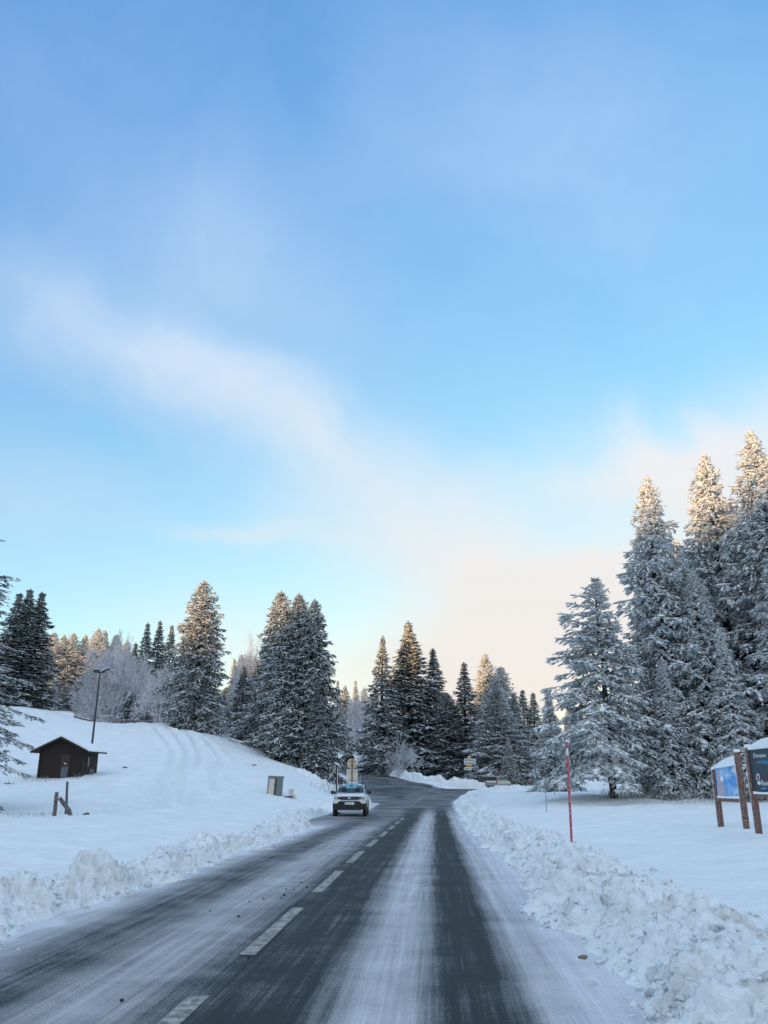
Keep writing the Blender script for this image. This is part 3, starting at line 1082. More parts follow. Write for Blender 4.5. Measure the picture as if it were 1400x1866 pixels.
def make_broadleaf(seed, H=9.0, spread=1.0, mat='twigs', levels=6, up=0.5, n0=5, thick=1.0, split=3):
    """bare tree covered in rime: forking boughs down to fine twigs"""
    rng = np.random.default_rng(seed)
    mb = MB()
    A, B, RA, RB = [], [], [], []
    def grow(P, D, L, r, lv):
        n = len(P)
        if lv == 0 or n == 0:
            return
        Q = P + D * L[:, None]
        A.append(P); B.append(Q); RA.append(r); RB.append(r * 0.62)
        kids = split
        idx = np.repeat(np.arange(n), kids)
        m = len(idx)
        frac = rng.uniform(0.45, 1.0, m)
        frac[::kids] = 1.0
        d = D[idx] + rng.normal(0, 0.50, (m, 3)) * spread + np.array([0, 0, 0.10 * up])
        d /= np.linalg.norm(d, axis=1)[:, None]
        grow(P[idx] + D[idx] * (L[idx] * frac)[:, None], d, L[idx] * rng.uniform(0.60, 0.90, m), r[idx] * 0.58, lv - 1)
    az = rng.uniform(0, 6.28) + np.arange(n0) * 2 * PI / n0
    el = rng.uniform(0.55, 1.1, n0)
    D = np.c_[np.cos(az) * np.cos(el), np.sin(az) * np.cos(el), np.sin(el)]
    D = np.r_[D, [[0.05, 0.02, 1.0]]]
    D /= np.linalg.norm(D, axis=1)[:, None]
    zb = rng.uniform(0.02, 0.18, n0 + 1) * H
    grow(np.c_[np.zeros(n0 + 1), np.zeros(n0 + 1), zb], D, np.full(n0 + 1, H * 0.27) * rng.uniform(.8, 1.15, n0 + 1), np.full(n0 + 1, H * 0.010 * thick), levels)
    A, B, RA, RB = (np.concatenate(q) for q in (A, B, RA, RB))
    RA, RB = np.maximum(RA, 0.014 * thick), np.maximum(RB, 0.008 * thick)
    d = B - A
    d /= np.linalg.norm(d, axis=1)[:, None] + 1e-9
    a, b = frame_from(d)
    n = len(A)
    V = np.empty((n, 6, 3))
    for k in range(3):
        w = 2 * PI * k / 3
        o = a * math.cos(w) + b * math.sin(w)
        V[:, k] = A + o * RA[:, None]
        V[:, 3 + k] = B + o * RB[:, None]
    base = np.array([(0, 1, 4, 3), (1, 2, 5, 4), (2, 0, 3, 5)])
    F = (np.arange(n)[:, None, None] * 6 + base).reshape(-1, 4)
    fr = np.repeat(np.clip(rng.random(n), 0, 1), 6)
    crown = np_mesh('crown', V.reshape(-1, 3), F, False, {'frost': fr}, [M[mat]])
    mb.tube([(0, 0, -0.5), (0.02, 0, H * 0.1), (0.04, 0.03, H * 0.22)], [H * 0.02 * thick, H * 0.015 * thick, H * 0.009 * thick], 8)
    t = mb.build('trunk', M['bark'], None, True)
    trunk = t.data
    bpy.data.objects.remove(t)
    Hreal = float(np.percentile(V[..., 2], 99.7))
    Rreal = float(np.percentile(np.hypot(V[..., 0], V[..., 1]), 97))
    return dict(trunk=trunk, crown=crown, snow=None, H=Hreal, R=Rreal)


PROTO = {
    'spruce_a': make_conifer(1, 27, 4.3, 0.03, 0.55, 0.95, 0.40, 6, 0.65, 0.37, 0.68, 0.04, padscale=1.35),
    'spruce_b': make_conifer(2, 27, 4.3, 0.03, 0.60, 1.05, 0.40, 6, 0.65, 0.37, 0.64, 0.08, padscale=1.35),
    'dense_a': make_conifer(3, 22, 4.2, 0.02, 0.45, 0.40, 0.36, 7, 0.80, 0.33, 0.90, padscale=1.25),
    'dense_b': make_conifer(4, 22, 4.2, 0.02, 0.50, 0.50, 0.36, 7, 0.75, 0.32, 0.57, padscale=1.15),
    'fir_a': make_conifer(5, 22, 3.8, 0.03, 0.40, 0.25, 0.52, 6, 0.80, 0.34, 0.85, 0.08, padscale=1.25),
    'fir_b': make_conifer(6, 24, 3.8, 0.04, 0.62, 0.35, 0.50, 6, 0.75, 0.34, 0.95, 0.10, padscale=1.2),
    'young': make_conifer(8, 12, 2.9, 0.02, 0.45, 0.4, 0.30, 6, 0.70, 0.28, 0.95),
}
PROTO['edge_fir'] = make_conifer(9, 15.5, 4.3, 0.17, 0.55, 0.35, 0.40, 6, 0.85, 0.32, 0.72, 0.10, padscale=1.35, side=(PI * 0.95, 0.22))
PROTO['near_fir'] = make_conifer(10, 20, 4.6, 0.14, 0.70, 0.30, 0.62, 5, 0.85, 0.26, 0.50, 0.25, sparse=1.1)
PROTO['bare_a'] = make_broadleaf(1, 10, 1.0, 'twigs', 8, 0.6, 5, 1.35)
PROTO['bare_b'] = make_broadleaf(2, 7, 1.15, 'twigs', 7, 0.2, 6, 1.3)
PROTO['bare_white'] = make_broadleaf(3, 5, 0.95, 'twigs_blue', 6, 0.3, 6, 1.5)


def plant(name, label, kind, px, top, D, radius, frost=0.3, cat='tree', group=None, rot=None, base=None, hmin=0.0):
    """stand a tree D metres ahead so that it has the height and spread the photo shows"""
    P = PROTO[kind]
    tp = at(px, top, D)
    # the trunk stands upright under the top: same ground point
    zb = gz(tp.x, tp.y) if base is None else at(px, base, D).z
    h = max(tp.z - zb, hmin)
    o = thing(name, label, cat, (tp.x, tp.y, zb - 0.05), random.uniform(0, 6.28) if rot is None else rot, group)
    sc = (radius / P['R'], radius / P['R'], h / P['H'])
    for part in ('trunk', 'crown', 'snow'):
        if P[part] is None:
            continue
        c = link(part, P[part], o)
        c.scale = sc
        c.color = (frost, frost, frost, 1)
    return o


# right hand stand, heavy with rime
plant('spruce_tree', 'tall rimed spruce with sunlit top, leftmost of the tall right stand', 'spruce_a', 1176, 868, 62, 5.2, 0.96)
plant('spruce_tree', 'tall rimed spruce with sunlit top, second from left in the right stand', 'spruce_b', 1284, 828, 65, 5.8, 0.94)
plant('spruce_tree', 'tallest rimed spruce with sunlit top at the right edge', 'spruce_a', 1372, 785, 61, 6.2, 0.94)
plant('spruce_tree', 'rimed spruce behind the information boards cut by the right picture edge', 'spruce_b', 1478, 840, 58, 5.8, 0.94)
plant('spruce_tree', 'lower rimed spruce standing behind and between the tall right spruces', 'spruce_b', 1232, 985, 71, 4.9, 0.80)
plant('spruce_tree', 'rimed spruce half hidden behind the tallest right spruces', 'spruce_a', 1330, 905, 72, 5.0, 0.80)
plant('fir_tree', 'shorter snow laden fir with bare trunk in front of the right stand', 'edge_fir', 1086, 1054, 58.5, 5.3, 0.78, rot=0.3)
plant('young_spruce', 'small snowy spruce low in front of the tall right stand', 'young', 1205, 1200, 59, 3.0, 0.80)
plant('young_spruce', 'small snowy spruce under the tallest right spruce', 'young', 1310, 1150, 58, 3.4, 0.80)
plant('young_spruce', 'snowy young spruce at the left foot of the shorter fir', 'young', 1000, 1262, 80, 3.3, 0.72)
plant('spruce_tree', 'rimed spruce with low top left of the information boards', 'spruce_b', 1262, 1040, 60, 4.0, 0.86)
plant('spruce_tree', 'rimed spruce rising right behind the boards', 'spruce_a', 1415, 960, 57.5, 4.6, 0.86)
# beyond the crossing road
plant('spruce_tree', 'widest tall spruce in the centre beyond the junction', 'dense_a', 748, 1133, 124, 8.0, 0.32)
plant('spruce_tree', 'narrow spruce left of the widest central spruce', 'fir_b', 699, 1160, 119, 4.9, 0.38)
plant('spruce_tree', 'narrow dark spruce close behind the right of the widest central spruce', 'fir_b', 788, 1183, 129, 6.4, 0.32)
plant('spruce_tree', 'low dark spruce filling the right foot of the central group', 'dense_b', 812, 1262, 121, 5.0, 0.30)
plant('spruce_tree', 'dark slender fir between the central group and the golden spruces', 'fir_a', 843, 1208, 122, 5.2, 0.28)
plant('spruce_tree', 'brightest golden lit spruce right of centre', 'spruce_a', 886, 1190, 146, 6.2, 0.85)
plant('spruce_tree', 'golden topped spruce just right of the brightest one', 'dense_b', 912, 1214, 149, 5.8, 0.80)
plant('spruce_tree', 'pale frosted spruce behind the direction sign', 'dense_a', 902, 1238, 116, 6.0, 0.62)
plant('spruce_tree', 'frosted spruce right of the pale one, behind the silver car', 'fir_b', 938, 1262, 118, 5.0, 0.55)
plant('spruce_tree', 'slender dark spruce, second last before the shorter fir', 'fir_a', 952, 1258, 126, 4.4, 0.32)
plant('spruce_tree', 'slender spruce, last before the shorter fir', 'fir_b', 970, 1262, 122, 4.4, 0.35)
plant('young_spruce', 'small pointed snowy spruce behind the silver car', 'young', 926, 1345, 110, 1.9, 0.45)
plant('bare_shrub', 'white rimed bare bush at the foot of the central spruces', 'bare_white', 733, 1338, 113, 2.6, 0.95, cat='bush')
plant('bare_shrub', 'pinkish rimed bare bush beside the uphill road', 'bare_b', 672, 1292, 134, 2.5, 0.85, cat='bush')
plant('bare_shrub', 'low pinkish rimed bush on the uphill roadside', 'bare_b', 690, 1348, 121, 1.7, 0.85, cat='bush')
plant('bare_tree', 'pale rimed bare tree between the left group and central spruces', 'bare_a', 655, 1262, 172, 3.6, 0.9)
# left of the road
plant('spruce_tree', 'big dark spruce on the bank above the white car', 'dense_b', 546, 1082, 93, 5.0, 0.36)
plant('spruce_tree', 'dark spruce leaning against the right of the big one above the car', 'dense_b', 573, 1092, 92, 4.3, 0.30)
plant('spruce_tree', 'sunlit topped spruce at the left of the group above the car', 'dense_b', 514, 1077, 98, 5.0, 0.42)
plant('spruce_tree', 'low dark spruce in the right foot of the group above the car', 'fir_a', 580, 1240, 89, 2.3, 0.15)
plant('spruce_tree', 'broad free standing spruce with golden top on the slope crest', 'dense_b', 372, 1058, 104, 5.3, 0.48)
plant('spruce_tree', 'dark small spruce behind the gap right of the broad golden one', 'fir_a', 446, 1215, 116, 3.6, 0.15)
plant('spruce_tree', 'dark spruce in the gap left of the group above the car', 'dense_a', 470, 1205, 122, 3.6, 0.20)
plant('bare_tree', 'rimed bare tree crown showing in the gap between two spruce groups', 'bare_a', 468, 1168, 126, 4.0, 0.75)
plant('bare_tree', 'large lilac grey rimed bare tree behind the lamp post', 'bare_a', 222, 1163, 122, 5.6, 0.88)
plant('bare_tree', 'rimed bare tree spreading low at the left by the netting', 'bare_b', 178, 1235, 119, 4.6, 0.9)
plant('bare_tree', 'pinkish rimed bare tree against the broad golden topped spruce', 'bare_b', 296, 1212, 114, 3.9, 0.85)
for i, (px, tp, D) in enumerate([(268, 1136, 132), (293, 1132, 134), (313, 1140, 138), (246, 1172, 136)]):
    plant('spruce_tree', ['dark slim spruce, leftmost top above the lilac bare tree', 'dark slim spruce, highest top behind the lilac bare tree', 'dark slim spruce beside the broad golden topped one', 'low dark spruce inside the lilac bare tree'][i], 'fir_a', px, tp, D, 4.2, 0.22)
for i, (px, tp) in enumerate([(40, 1082), (58, 1074), (75, 1080)]):
    plant('fir_tree', 'dark fir with white snow shelves, %s of three close tops at far left' % ['leftmost', 'middle', 'rightmost'][i], 'fir_a', px, tp, 110 + i * 1.5, 5.4, 0.10)
plant('fir_tree', 'nearby snowy fir reaching in with bare branches at the left picture edge', 'near_fir', -70, 950, 42, 6.0, 0.55, rot=1.0)
# lit forest and filling rows behind
far = [(100, 1152, 168), (118, 1156, 176), (135, 1153, 170), (158, 1156, 180), (180, 1144, 172), (192, 1148, 182), (213, 1156, 176), (232, 1166, 184), (5, 1165, 170), (22, 1160, 176), (85, 1170, 160)]
for i, (px, tp, D) in enumerate(far):
    plant('spruce_tree', 'golden lit spruce in the distant row at far left', 'spruce_a' if i % 2 else 'dense_b', px, tp, D, 4.8, 0.72, group='golden spruces in the distant left row')
for i, (px, tp, D) in enumerate([(615, 1240, 175), (630, 1248, 182), (648, 1240, 190), (665, 1252, 196), (680, 1262, 186), (440, 1192, 152), (428, 1200, 160)]):
    plant('spruce_tree', 'golden topped distant spruce seen through a gap', 'spruce_a' if i % 2 else 'fir_b', px, tp, D, 3.6, 0.65, group='golden distant spruces in the gaps')
for i in range(46):
    px = -60 + i * 34 + random.uniform(-12, 12)
    D = random.uniform(158, 215)
    top = (1235 if px < 430 else 1290) + random.uniform(-18, 22)
    if 560 < px < 690:
        top = 1275 + random.uniform(-10, 20)
        D = random.uniform(205, 235)
    plant('spruce_tree', 'spruce of the dim forest row behind', ['fir_b', 'dense_a', 'spruce_b'][i % 3], px, top, D, random.uniform(3.4, 4.4), 0.40, group='forest row behind')

# ------------------------------------------------------------------ wooded ridge behind the viewer that shades the valley
def ridge():
    sx, sy = math.sin(SUN_ROT), math.cos(SUN_ROT)       # towards the sun
    ex, ey = -sy, sx                                    # along the crest
    e = np.arange(-420, 421, 3.0)
    w = np.arange(-90, 91, 3.0)
    EE, WW = np.meshgrid(e, w, indexing='ij')
    ee, ww = EE.ravel(), WW.ravel()
    ez = np.c_[ee * 0.05, np.zeros((len(ee), 2))]
    crest = 33.4 + 1.0 * fbm(ez, 3, 0.5, 77)
    crest += 9.0 * np.exp(-((ee + 106) / 12) ** 4)
    crest += 5.2 / (1 + np.exp(-(ee + 21) / 2.5))
    crest += 2.2 * np.exp(-((ee + 62) / 4.5) ** 2)
    prof = np.cos(np.clip(np.abs(ww) / 90, 0, 1) * PI / 2) ** 1.3
    z = crest * prof + 1.0 * fbm(np.c_[ee * .08, ww * .08, 0 * ee], 3, .5, 78) * (prof < .97) - 1.0
    D0 = 150.0
    X = sx * (D0 + ww) + ex * ee
    Y = sy * (D0 + ww) + ey * ee
    me = np_mesh('hill', np.c_[X, Y, z], grid_faces(len(e), len(w)), True, mats=[M['snow_clean']])
    tag(link('hill', me), 'snowy ridge behind the viewer shading the valley from the low sun', None, None, 'structure')
ridge()

# ------------------------------------------------------------------ hut
def hut():
    p = at(108, 1419, 60)
    zb = gz(p.x, p.y) - 0.15
    o = thing('wooden_hut', 'small dark wooden hut with snowy gable roof on the slope', 'hut', (p.x, p.y, zb))
    W, Dp, He, Hr = 3.15, 2.6, 2.08, 2.82
    # walls of upright boards
    mb = MB()
    n = 16
    for k in range(n):
        x0 = -W / 2 + W * k / n
        x1 = x0 + W / n - 0.015
        hh = lambda x: He + (Hr - He) * (1 - abs(x) / (W / 2)) - 0.02
        off = 0.012 * (k % 2)
        if -0.10 < (x0 + x1) / 2 - 0.22 < 0.62 and False:
            continue
        V = [(x0, -off, 0), (x1, -off, 0), (x1, -off, hh(x1)), (x0, -off, hh(x0)), (x0, 0.05, 0), (x1, 0.05, 0), (x1, 0.05, hh(x1)), (x0, 0.05, hh(x0))]
        mb.add(V, [(0, 1, 2, 3), (7, 6, 5, 4), (0, 4, 5, 1), (1, 5, 6, 2), (2, 6, 7, 3), (3, 7, 4, 0)])
    mb.build('wall', M['wood_dark'], o)
    mb = MB()
    for s in (-1, 1):
        for k in range(13):
            y0 = 0.055 + (Dp - 0.06) * k / 13
            mb.box((s * (W / 2 - 0.03 + 0.006 * (k % 2)), y0 + Dp / 26, He / 2 - 0.02), (0.05, Dp / 13 - 0.012, He - 0.04))
    mb.box((0, Dp, He / 2), (W - 0.1, 0.05, He))
    mb.build('wall', M['wood_dark'], o)
    MB().box((W / 2 - 0.04, -0.03, He / 2), (0.10, 0.08, He)).box((-W / 2 + 0.04, -0.03, He / 2), (0.10, 0.08, He)).build('corner_post', M['wood_dark'], o)
    ov, fo = 0.50, 0.45
    sl = (Hr - He) / (W / 2)
    roof = None
    for s in (-1, 1):
        x1 = s * (W / 2 + ov)
        mb = MB()
        z1 = He - sl * ov
        mb.prism([(0, Hr), (x1, z1), (x1, z1 + 0.09), (0, Hr + 0.09)], 'y', -fo, Dp + 0.35)
        r = mb.build('roof', M['wood_dark'], o)
        mb = MB()
        mb.prism([(0, Hr + 0.092), (x1 * 0.985, z1 + 0.094), (x1 * 0.985, z1 + 0.15), (x1 * 0.8, z1 * .8 + Hr * .2 + 0.19), (0, Hr + 0.18)], 'y', -fo + 0.05, Dp + 0.32)
        mb.build('snow', M['snow_clean'], r)
        MB().prism([(0, Hr - 0.02), (x1, z1 - 0.02), (x1, z1 + 0.12), (0, Hr + 0.12)], 'y', -fo - 0.035, -fo - 0.005).build('barge_board', M['wood_dark'], o)
    d = MB().box((0.33, -0.035, 0.88), (0.62, 0.04, 1.76)).build('door', simple('brown door', (0.045, 0.020, 0.016), 0.7, var=0.3), o)
    MB().box((0.33, -0.062, 0.52), (0.46, 0.012, 0.82)).build('pane', simple('frosty door pane', (0.085, 0.115, 0.135), 0.3, var=0.6, scale=5), d)
    MB().prism([(0.22, 1.17), (0.44, 1.17), (0.38, 1.09), (0.28, 1.09)], 'y', -0.066, -0.058).build('notice', M['sign_white'], d)
    wn = MB().box((W / 2 + 0.012, 0.85, 1.15), (0.03, 0.5, 0.9)).build('window', M['wood_dark'], o)
    MB().box((W / 2 + 0.032, 0.85, 1.25), (0.012, 0.16, 0.62)).build('pane', simple('hut pane', (0.20, 0.23, 0.25), 0.3), wn)
    MB().box((W / 2 + 0.045, 1.5, 0.55), (0.05, 0.75, 0.5)).build('board', M['wood_post'], o)
hut()


def grass_tufts(spots, label, seed):
    rng = np.random.default_rng(seed)
    VV, FF, off = [], [], 0
    for (x, y, n, h, sp) in spots:
        for k in range(n):
            a = rng.uniform(0, 6.28)
            bx, by = x + rng.normal(0, sp), y + rng.normal(0, sp)
            z = gz(bx, by) - 0.03 if k % 6 == 0 else z
            hh = h * rng.uniform(.5, 1.2)
            lx, ly = rng.normal(0, .35, 2) * hh
            w = 0.012
            c, s = math.cos(a) * w, math.sin(a) * w
            VV += [(bx - c, by - s, z), (bx + c, by + s, z), (bx + lx * .5 + c * .7, by + ly * .5 + s * .7, z + hh * .7), (bx + lx * .5 - c * .7, by + ly * .5 - s * .7, z + hh * .7), (bx + lx, by + ly, z + hh)]
            FF += [(off, off + 1, off + 2), (off, off + 2, off + 3), (off + 3, off + 2, off + 4)]
            off += 5
    return tag(link('dry_grass', np_mesh('dry_grass', VV, FF, mats=[M['dry_grass']])), label, 'grass', None, 'stuff')


sp = []
for px, py, D, n, h, s in [(75, 1418, 59, 40, .35, .5), (140, 1412, 59, 20, .4, .15), (10, 1424, 58, 50, .22, .7), (30, 1427, 57, 30, .15, .5), (30, 1487, 38.5, 50, .18, .9), (80, 1484, 39, 40, .2, .6),
                           (1120, 1450, 59, 60, .7, .5), (1150, 1455, 58, 120, .9, 1.2), (1230, 1462, 56.5, 120, .8, 1.8), (1290, 1464, 56, 80, .8, 1.5), (600, 1420, 74, 90, .8, 1.0), (612, 1428, 71, 40, .5, .4),
                           (470, 1404, 79, 25, .2, .6), (456, 1405, 78, 20, .15, .4), (1170, 1450, 59, 60, 1.2, .9), (990, 1446, 80, 60, .5, 1.2)]:
    p = at(px, py, D)
    sp.append((p.x, p.y, n, h, s))
grass_tufts(sp, 'dry frosted grass poking through the snow by hut and trees', 3)

# ------------------------------------------------------------------ lamp post
def lamp():
    b = at(166, 1372, 72)
    t = at(175, 1226, 72)
    zb = gz(b.x, b.y) - 0.1
    o = thing('lamp_post', 'tall dark lamp post with two floodlights behind the hut', 'lamp post', (b.x, b.y, zb))
    h = t.z - zb
    MB().tube([(0, 0, 0), (0.03, 0, h * .5), (0.05, 0, h)], [0.095, 0.08, 0.06], 10).build('pole', M['metal_dark'], o, True)
    MB().box((0.1, 0, h + 0.02), (0.75, 0.09, 0.09)).build('cross_arm', M['metal_dark'], o)
    l = MB().box((-0.22, -0.12, h + 0.13), (0.42, 0.36, 0.30)).build('floodlight', M['metal_dark'], o, bevel=0.03)
    MB().box((-0.22, -0.12, h + 0.30), (0.40, 0.34, 0.04)).build('snow', M['snow_clean'], l)
    R = Matrix.Rotation(-0.45, 3, 'Y')
    l = MB().box((0.50, 0.1, h + 0.22), (0.62, 0.4, 0.12), R).build('floodlight', M['metal_dark'], o)
    MB().box((0.48, 0.1, h + 0.31), (0.60, 0.38, 0.06), R).build('snow', M['snow_clean'], l)
lamp()

# ------------------------------------------------------------------ fence posts, clump, netting, rope post
def post(name, label, base, top, rad, mat='wood_post', n=7, snow=0.0, cat='post', sides=None):
    """base, top: (px,py,D)"""
    b, t = at(*base), at(*top)
    g = gz(b.x, b.y)
    o = thing(name, label, cat, (b.x, b.y, g))
    d = t - Vector((b.x, b.y, g))
    MB().tube([Vector((0, 0, -0.3)) - d * 0.05, d * 0.3 + Vector((rad * .15, 0, 0)), d * 0.7, d], [rad * 1.05, rad, rad * .97, rad * .9], n).build('shaft', M[mat], o, True)
    if snow:
        MB().tube([d + Vector((0, 0, .0)), d + Vector((0, 0, snow * .6)), d + Vector((0, 0, snow))], [rad * 1.15, rad * 1.1, rad * .4], 8).build('snow', M['snow_clean'], o, True)
    return o


post('fence_post', 'thick upright weathered post, nearest the viewer below the hut', (98, 1492, 38), (104, 1443, 38), 0.085)
post('fence_post', 'broken post leaning left below the hut', (132, 1492, 38), (109, 1454, 38), 0.095)
post('fence_post', 'tall slim grey post standing behind the broken leaning one', (121, 1478, 41), (123, 1424, 41), 0.06, 'wood_grey')


def ground_lump(name, label, px, py, D, sz, cat, mat, group=None):
    p = at(px, py, D)
    me = clod_mesh(40 + int(px) % 17, 2).copy()
    me.materials.clear()
    me.materials.append(M[mat])
    o = tag(link(name, me, None, (p.x, p.y, gz(p.x, p.y) + sz * .12)), label, cat, group)
    o.scale = (sz, sz, sz * .8)
    return o


ground_lump('rock', 'small brown rock with snow patches right of the leaning post', 158, 1488, 38, 0.34, 'rock', 'wood_post')
for lab, px, py, D in [('dark bare earth patch showing left of the hut', 15, 1426, 57), ('dark clod in the snow right of the hut', 228, 1398, 66), ('dark clod on the slope above the cabinet', 463, 1407, 78)]:
    o = ground_lump('earth_clod', lab, px, py, D, 0.5, 'earth', 'stone')
    o.scale = (0.55, 0.3, 0.13)


def netting():
    pts = [at(x, y, D) for x, y, D in [(135, 1305, 113), (165, 1312, 112), (200, 1316, 113), (240, 1316, 114), (275, 1317, 114), (318, 1318, 113)]]
    p0 = pts[0]
    o = thing('snow_fence', 'long sagging net fence along the crest behind the lamp post', 'fence', (p0.x, p0.y, gz(p0.x, p0.y)))
    org = Vector(o.location)
    tops = []
    for p in pts:
        z = gz(p.x, p.y)
        b = Vector((p.x, p.y, z)) - org
        MB().tube([b + Vector((0, 0, -.2)), b + Vector((0, 0, 1.25))], 0.035, 6).build('post', M['wood_grey'], o)
        tops.append(Vector((p.x, p.y, z)) - org)
    V, F = [], []
    rows, per = 6, 14
    k = 0
    for i in range(len(tops) - 1):
        for j in range(per + (1 if i == len(tops) - 2 else 0)):
            t = j / per
            q = tops[i].lerp(tops[i + 1], t)
            gzz = gz(q.x + org.x, q.y + org.y) - org.z
            sag = 0.22 * math.sin(t * PI)
            for r in range(rows):
                u = r / (rows - 1)
                V.append((q.x, q.y + 0.05 * math.sin(k * 1.3 + r), gzz + 0.0 + (1.10 - sag) * u))
            k += 1
    F = [tuple(f) for f in grid_faces(k, rows)]
    me = np_mesh('net', V, F, mats=[M['net']])
    n = link('net', me, o)
    md = n.modifiers.new('w', 'WIREFRAME')
    md.thickness = 0.075
    md.use_replace = True
    mb = MB()
    mb.tube([Vector(V[i * rows + rows - 1]) for i in range(k)], 0.03, 5)
    mb.build('top_cord', M['rope'], o)
    mb = MB()
    for i in range(len(tops) - 1):
        a, b = tops[i], tops[i + 1]
        mb.tube([a + Vector((0, 0, .12)), b + Vector((0, 0, .12))], 0.06, 5)
    mb.build('bottom_rail', M['wood_dark'], o)
netting()


def rope_post():
    b = at(614, 1424, 70)
    t = at(614, 1394, 70)
    g = gz(b.x, b.y)
    o = thing('rope_post', 'dark wooden post with slanted snowy cap and hanging ropes behind the white car', 'post', (b.x, b.y, g))
    h = t.z - g
    MB().box((0, 0, h / 2 - .1), (0.15, 0.15, h + .2)).build('shaft', M['wood_dark'], o)
    MB().box((0.06, -0.08, h * .5), (0.05, 0.02, h * .86)).build('frost', M['rope'], o)
    R = Matrix.Rotation(0.55, 3, 'Y')
    MB().box((0.02, 0, h + .07), (0.46, 0.26, 0.09), R).build('snow', M['snow_clean'], o, bevel=0.02)
    e = at(594, 1424, 72) - Vector(o.location)
    for z0, k in ((h - .05, 1.0), (h * .62, .6)):
        pts = []
        for i in range(9):
            u = i / 8
            pts.append(Vector((-0.07, 0, z0)).lerp(Vector((e.x * k, e.y * k, max(e.z, .05))), u) - Vector((0, 0, 0.22 * math.sin(u * PI))))
        MB().tube(pts, 0.02, 5).build('rope', M['rope'], o)
rope_post()
post('marker_post', 'thin pale post, left of the pair right of the round sign', (653.5, 1436, 66), (655, 1416, 66), 0.03, 'metal_grey', 6)
post('marker_post', 'taller thin pale post, right of the pair right of the round sign', (656.5, 1436, 66), (657.5, 1411, 66), 0.03, 'metal_grey', 6)
post('marker_post', 'small roadside post with snow cap far up the side road', (615, 1382, 152), (615.5, 1372, 152), 0.09, 'wood_dark', 6, 0.2)
post('snow_pole', 'thin blue marker pole in the right field', (995, 1463, 46), (994, 1430, 46), 0.02, 'blue_paint', 6, cat='pole')
post('snow_pole', 'pale grey marker pole beneath the shorter fir', (1010, 1437, 66), (1009, 1392, 66), 0.035, 'metal_grey', 6, cat='pole')


def red_pole():
    b, t = at(1042, 1545, 15.2), at(1033, 1352, 15.2)
    zb = b.z - 0.25
    o = thing('snow_pole', 'tall red and white snow pole leaning on the right snow bank', 'pole', (b.x, b.y, zb))
    d = t - Vector((b.x, b.y, zb))
    segs = [(0, .885, 'red_paint'), (.885, .945, 'white_paint'), (.945, 1.0, 'red_paint')]
    for a, c, m in segs:
        MB().tube([d * a, d * ((a + c) / 2), d * c], 0.021, 8).build('band', M[m], o, True)
    MB().tube([d, d + Vector((0, 0, .04))], [.026, .008], 8).build('snow', M['snow_clean'], o, True)
red_pole()

# ------------------------------------------------------------------ electric cabinet and pale boxes
def cabinet():
    p = at(500, 1450, 60)
    o = thing('electric_cabinet', 'green grey electric cabinet with frosted panel in the snow', 'cabinet', (p.x, p.y, gz(p.x, p.y) - 0.08), 0.42)
    o.rotation_euler = (0, math.radians(3), 0.30)
    MB().box((0, 0, .62), (1.02, 0.5, 1.24)).build('body', M['cab_green'], o, bevel=0.03)
    l = MB().box((0.02, 0, 1.27), (1.10, 0.60, 0.10)).build('lid', M['cab_green'], o, bevel=0.03)
    MB().box((0, 0, 1.34), (1.0, 0.5, 0.05)).build('snow', M['snow_clean'], l, bevel=.02)
    MB().prism([(-.47, .08), (-.10, .08), (-.12, .40), (-.06, .52), (-.14, .70), (-.08, .95), (-.10, 1.12), (-.45, 1.12)], 'y', -.275, -.255).build('panel', M['cab_pale'], o)
    MB().box((-0.0, -.258, .6), (0.16, .012, 1.08)).build('panel', M['cab_dark'], o)
    for k in range(4):
        MB().box((.14 + k * .10, -.262, .6), (.055, .025, 1.08)).build('rib', M['cab_green'], o)
cabinet()


def meter_box():
    p = at(531, 1451, 60)
    o = thing('meter_box', 'small pale box with low dark bar right of the cabinet', 'box', (p.x, p.y, gz(p.x, p.y) - 0.05), 0.15)
    MB().box((0, 0, .30), (.34, .22, .60)).build('body', M['pale_box'], o, bevel=.015)
    MB().box((.26, -.02, .12), (.18, .24, .26)).build('side_box', M['sign_back2'], o, bevel=.015)
    MB().box((-.20, -.14, .10), (.62, .07, .10)).build('bar', M['cab_dark'], o)
    MB().box((0, 0, .63), (.34, .22, .06)).build('snow', M['snow_clean'], o, bevel=.02)
meter_box()

# ------------------------------------------------------------------ round sign seen from behind
def round_sign():
    c = at(642, 1391.5, 60)
    g = gz(c.x, c.y)
    o = thing('round_sign', 'round sign above a square plate seen from behind, over the white car', 'sign', (c.x, c.y, g))
    h = c.z - g
    def disc(cz, r, y0, y1, n=28):
        return [(math.cos(2 * PI * k / n) * r, cz + math.sin(2 * PI * k / n) * r) for k in range(n)], 'y', y0, y1
    MB().prism(*disc(h, .355, 0.0, .025)).build('disc', M['sign_back'], o)
    MB().box((0, -.02, h + .16), (.50, .035, .05)).build('bracket', M['sign_rib'], o)
    MB().box((0, -.02, h - .16), (.50, .035, .05)).build('bracket', M['sign_rib'], o)
    MB().box((.16, -.01, h), (.03, .03, .30)).build('bracket', M['sign_rib'], o)
    MB().box((-.16, -.01, h), (.03, .03, .30)).build('bracket', M['sign_rib'], o)
    MB().box((0, .012, h - .80), (.77, .025, .82)).build('plate', M['sign_back2'], o, bevel=.01)
    MB().box((0, -.01, h - .55), (.62, .03, .04)).build('bracket', M['sign_rib'], o)
    MB().box((0, -.01, h - 1.10), (.62, .03, .04)).build('bracket', M['sign_rib'], o)
    MB().tube([(0, -.06, -.3), (0, -.06, h + .38)], .038, 9).build('post', M['sign_post'], o, True)
round_sign()

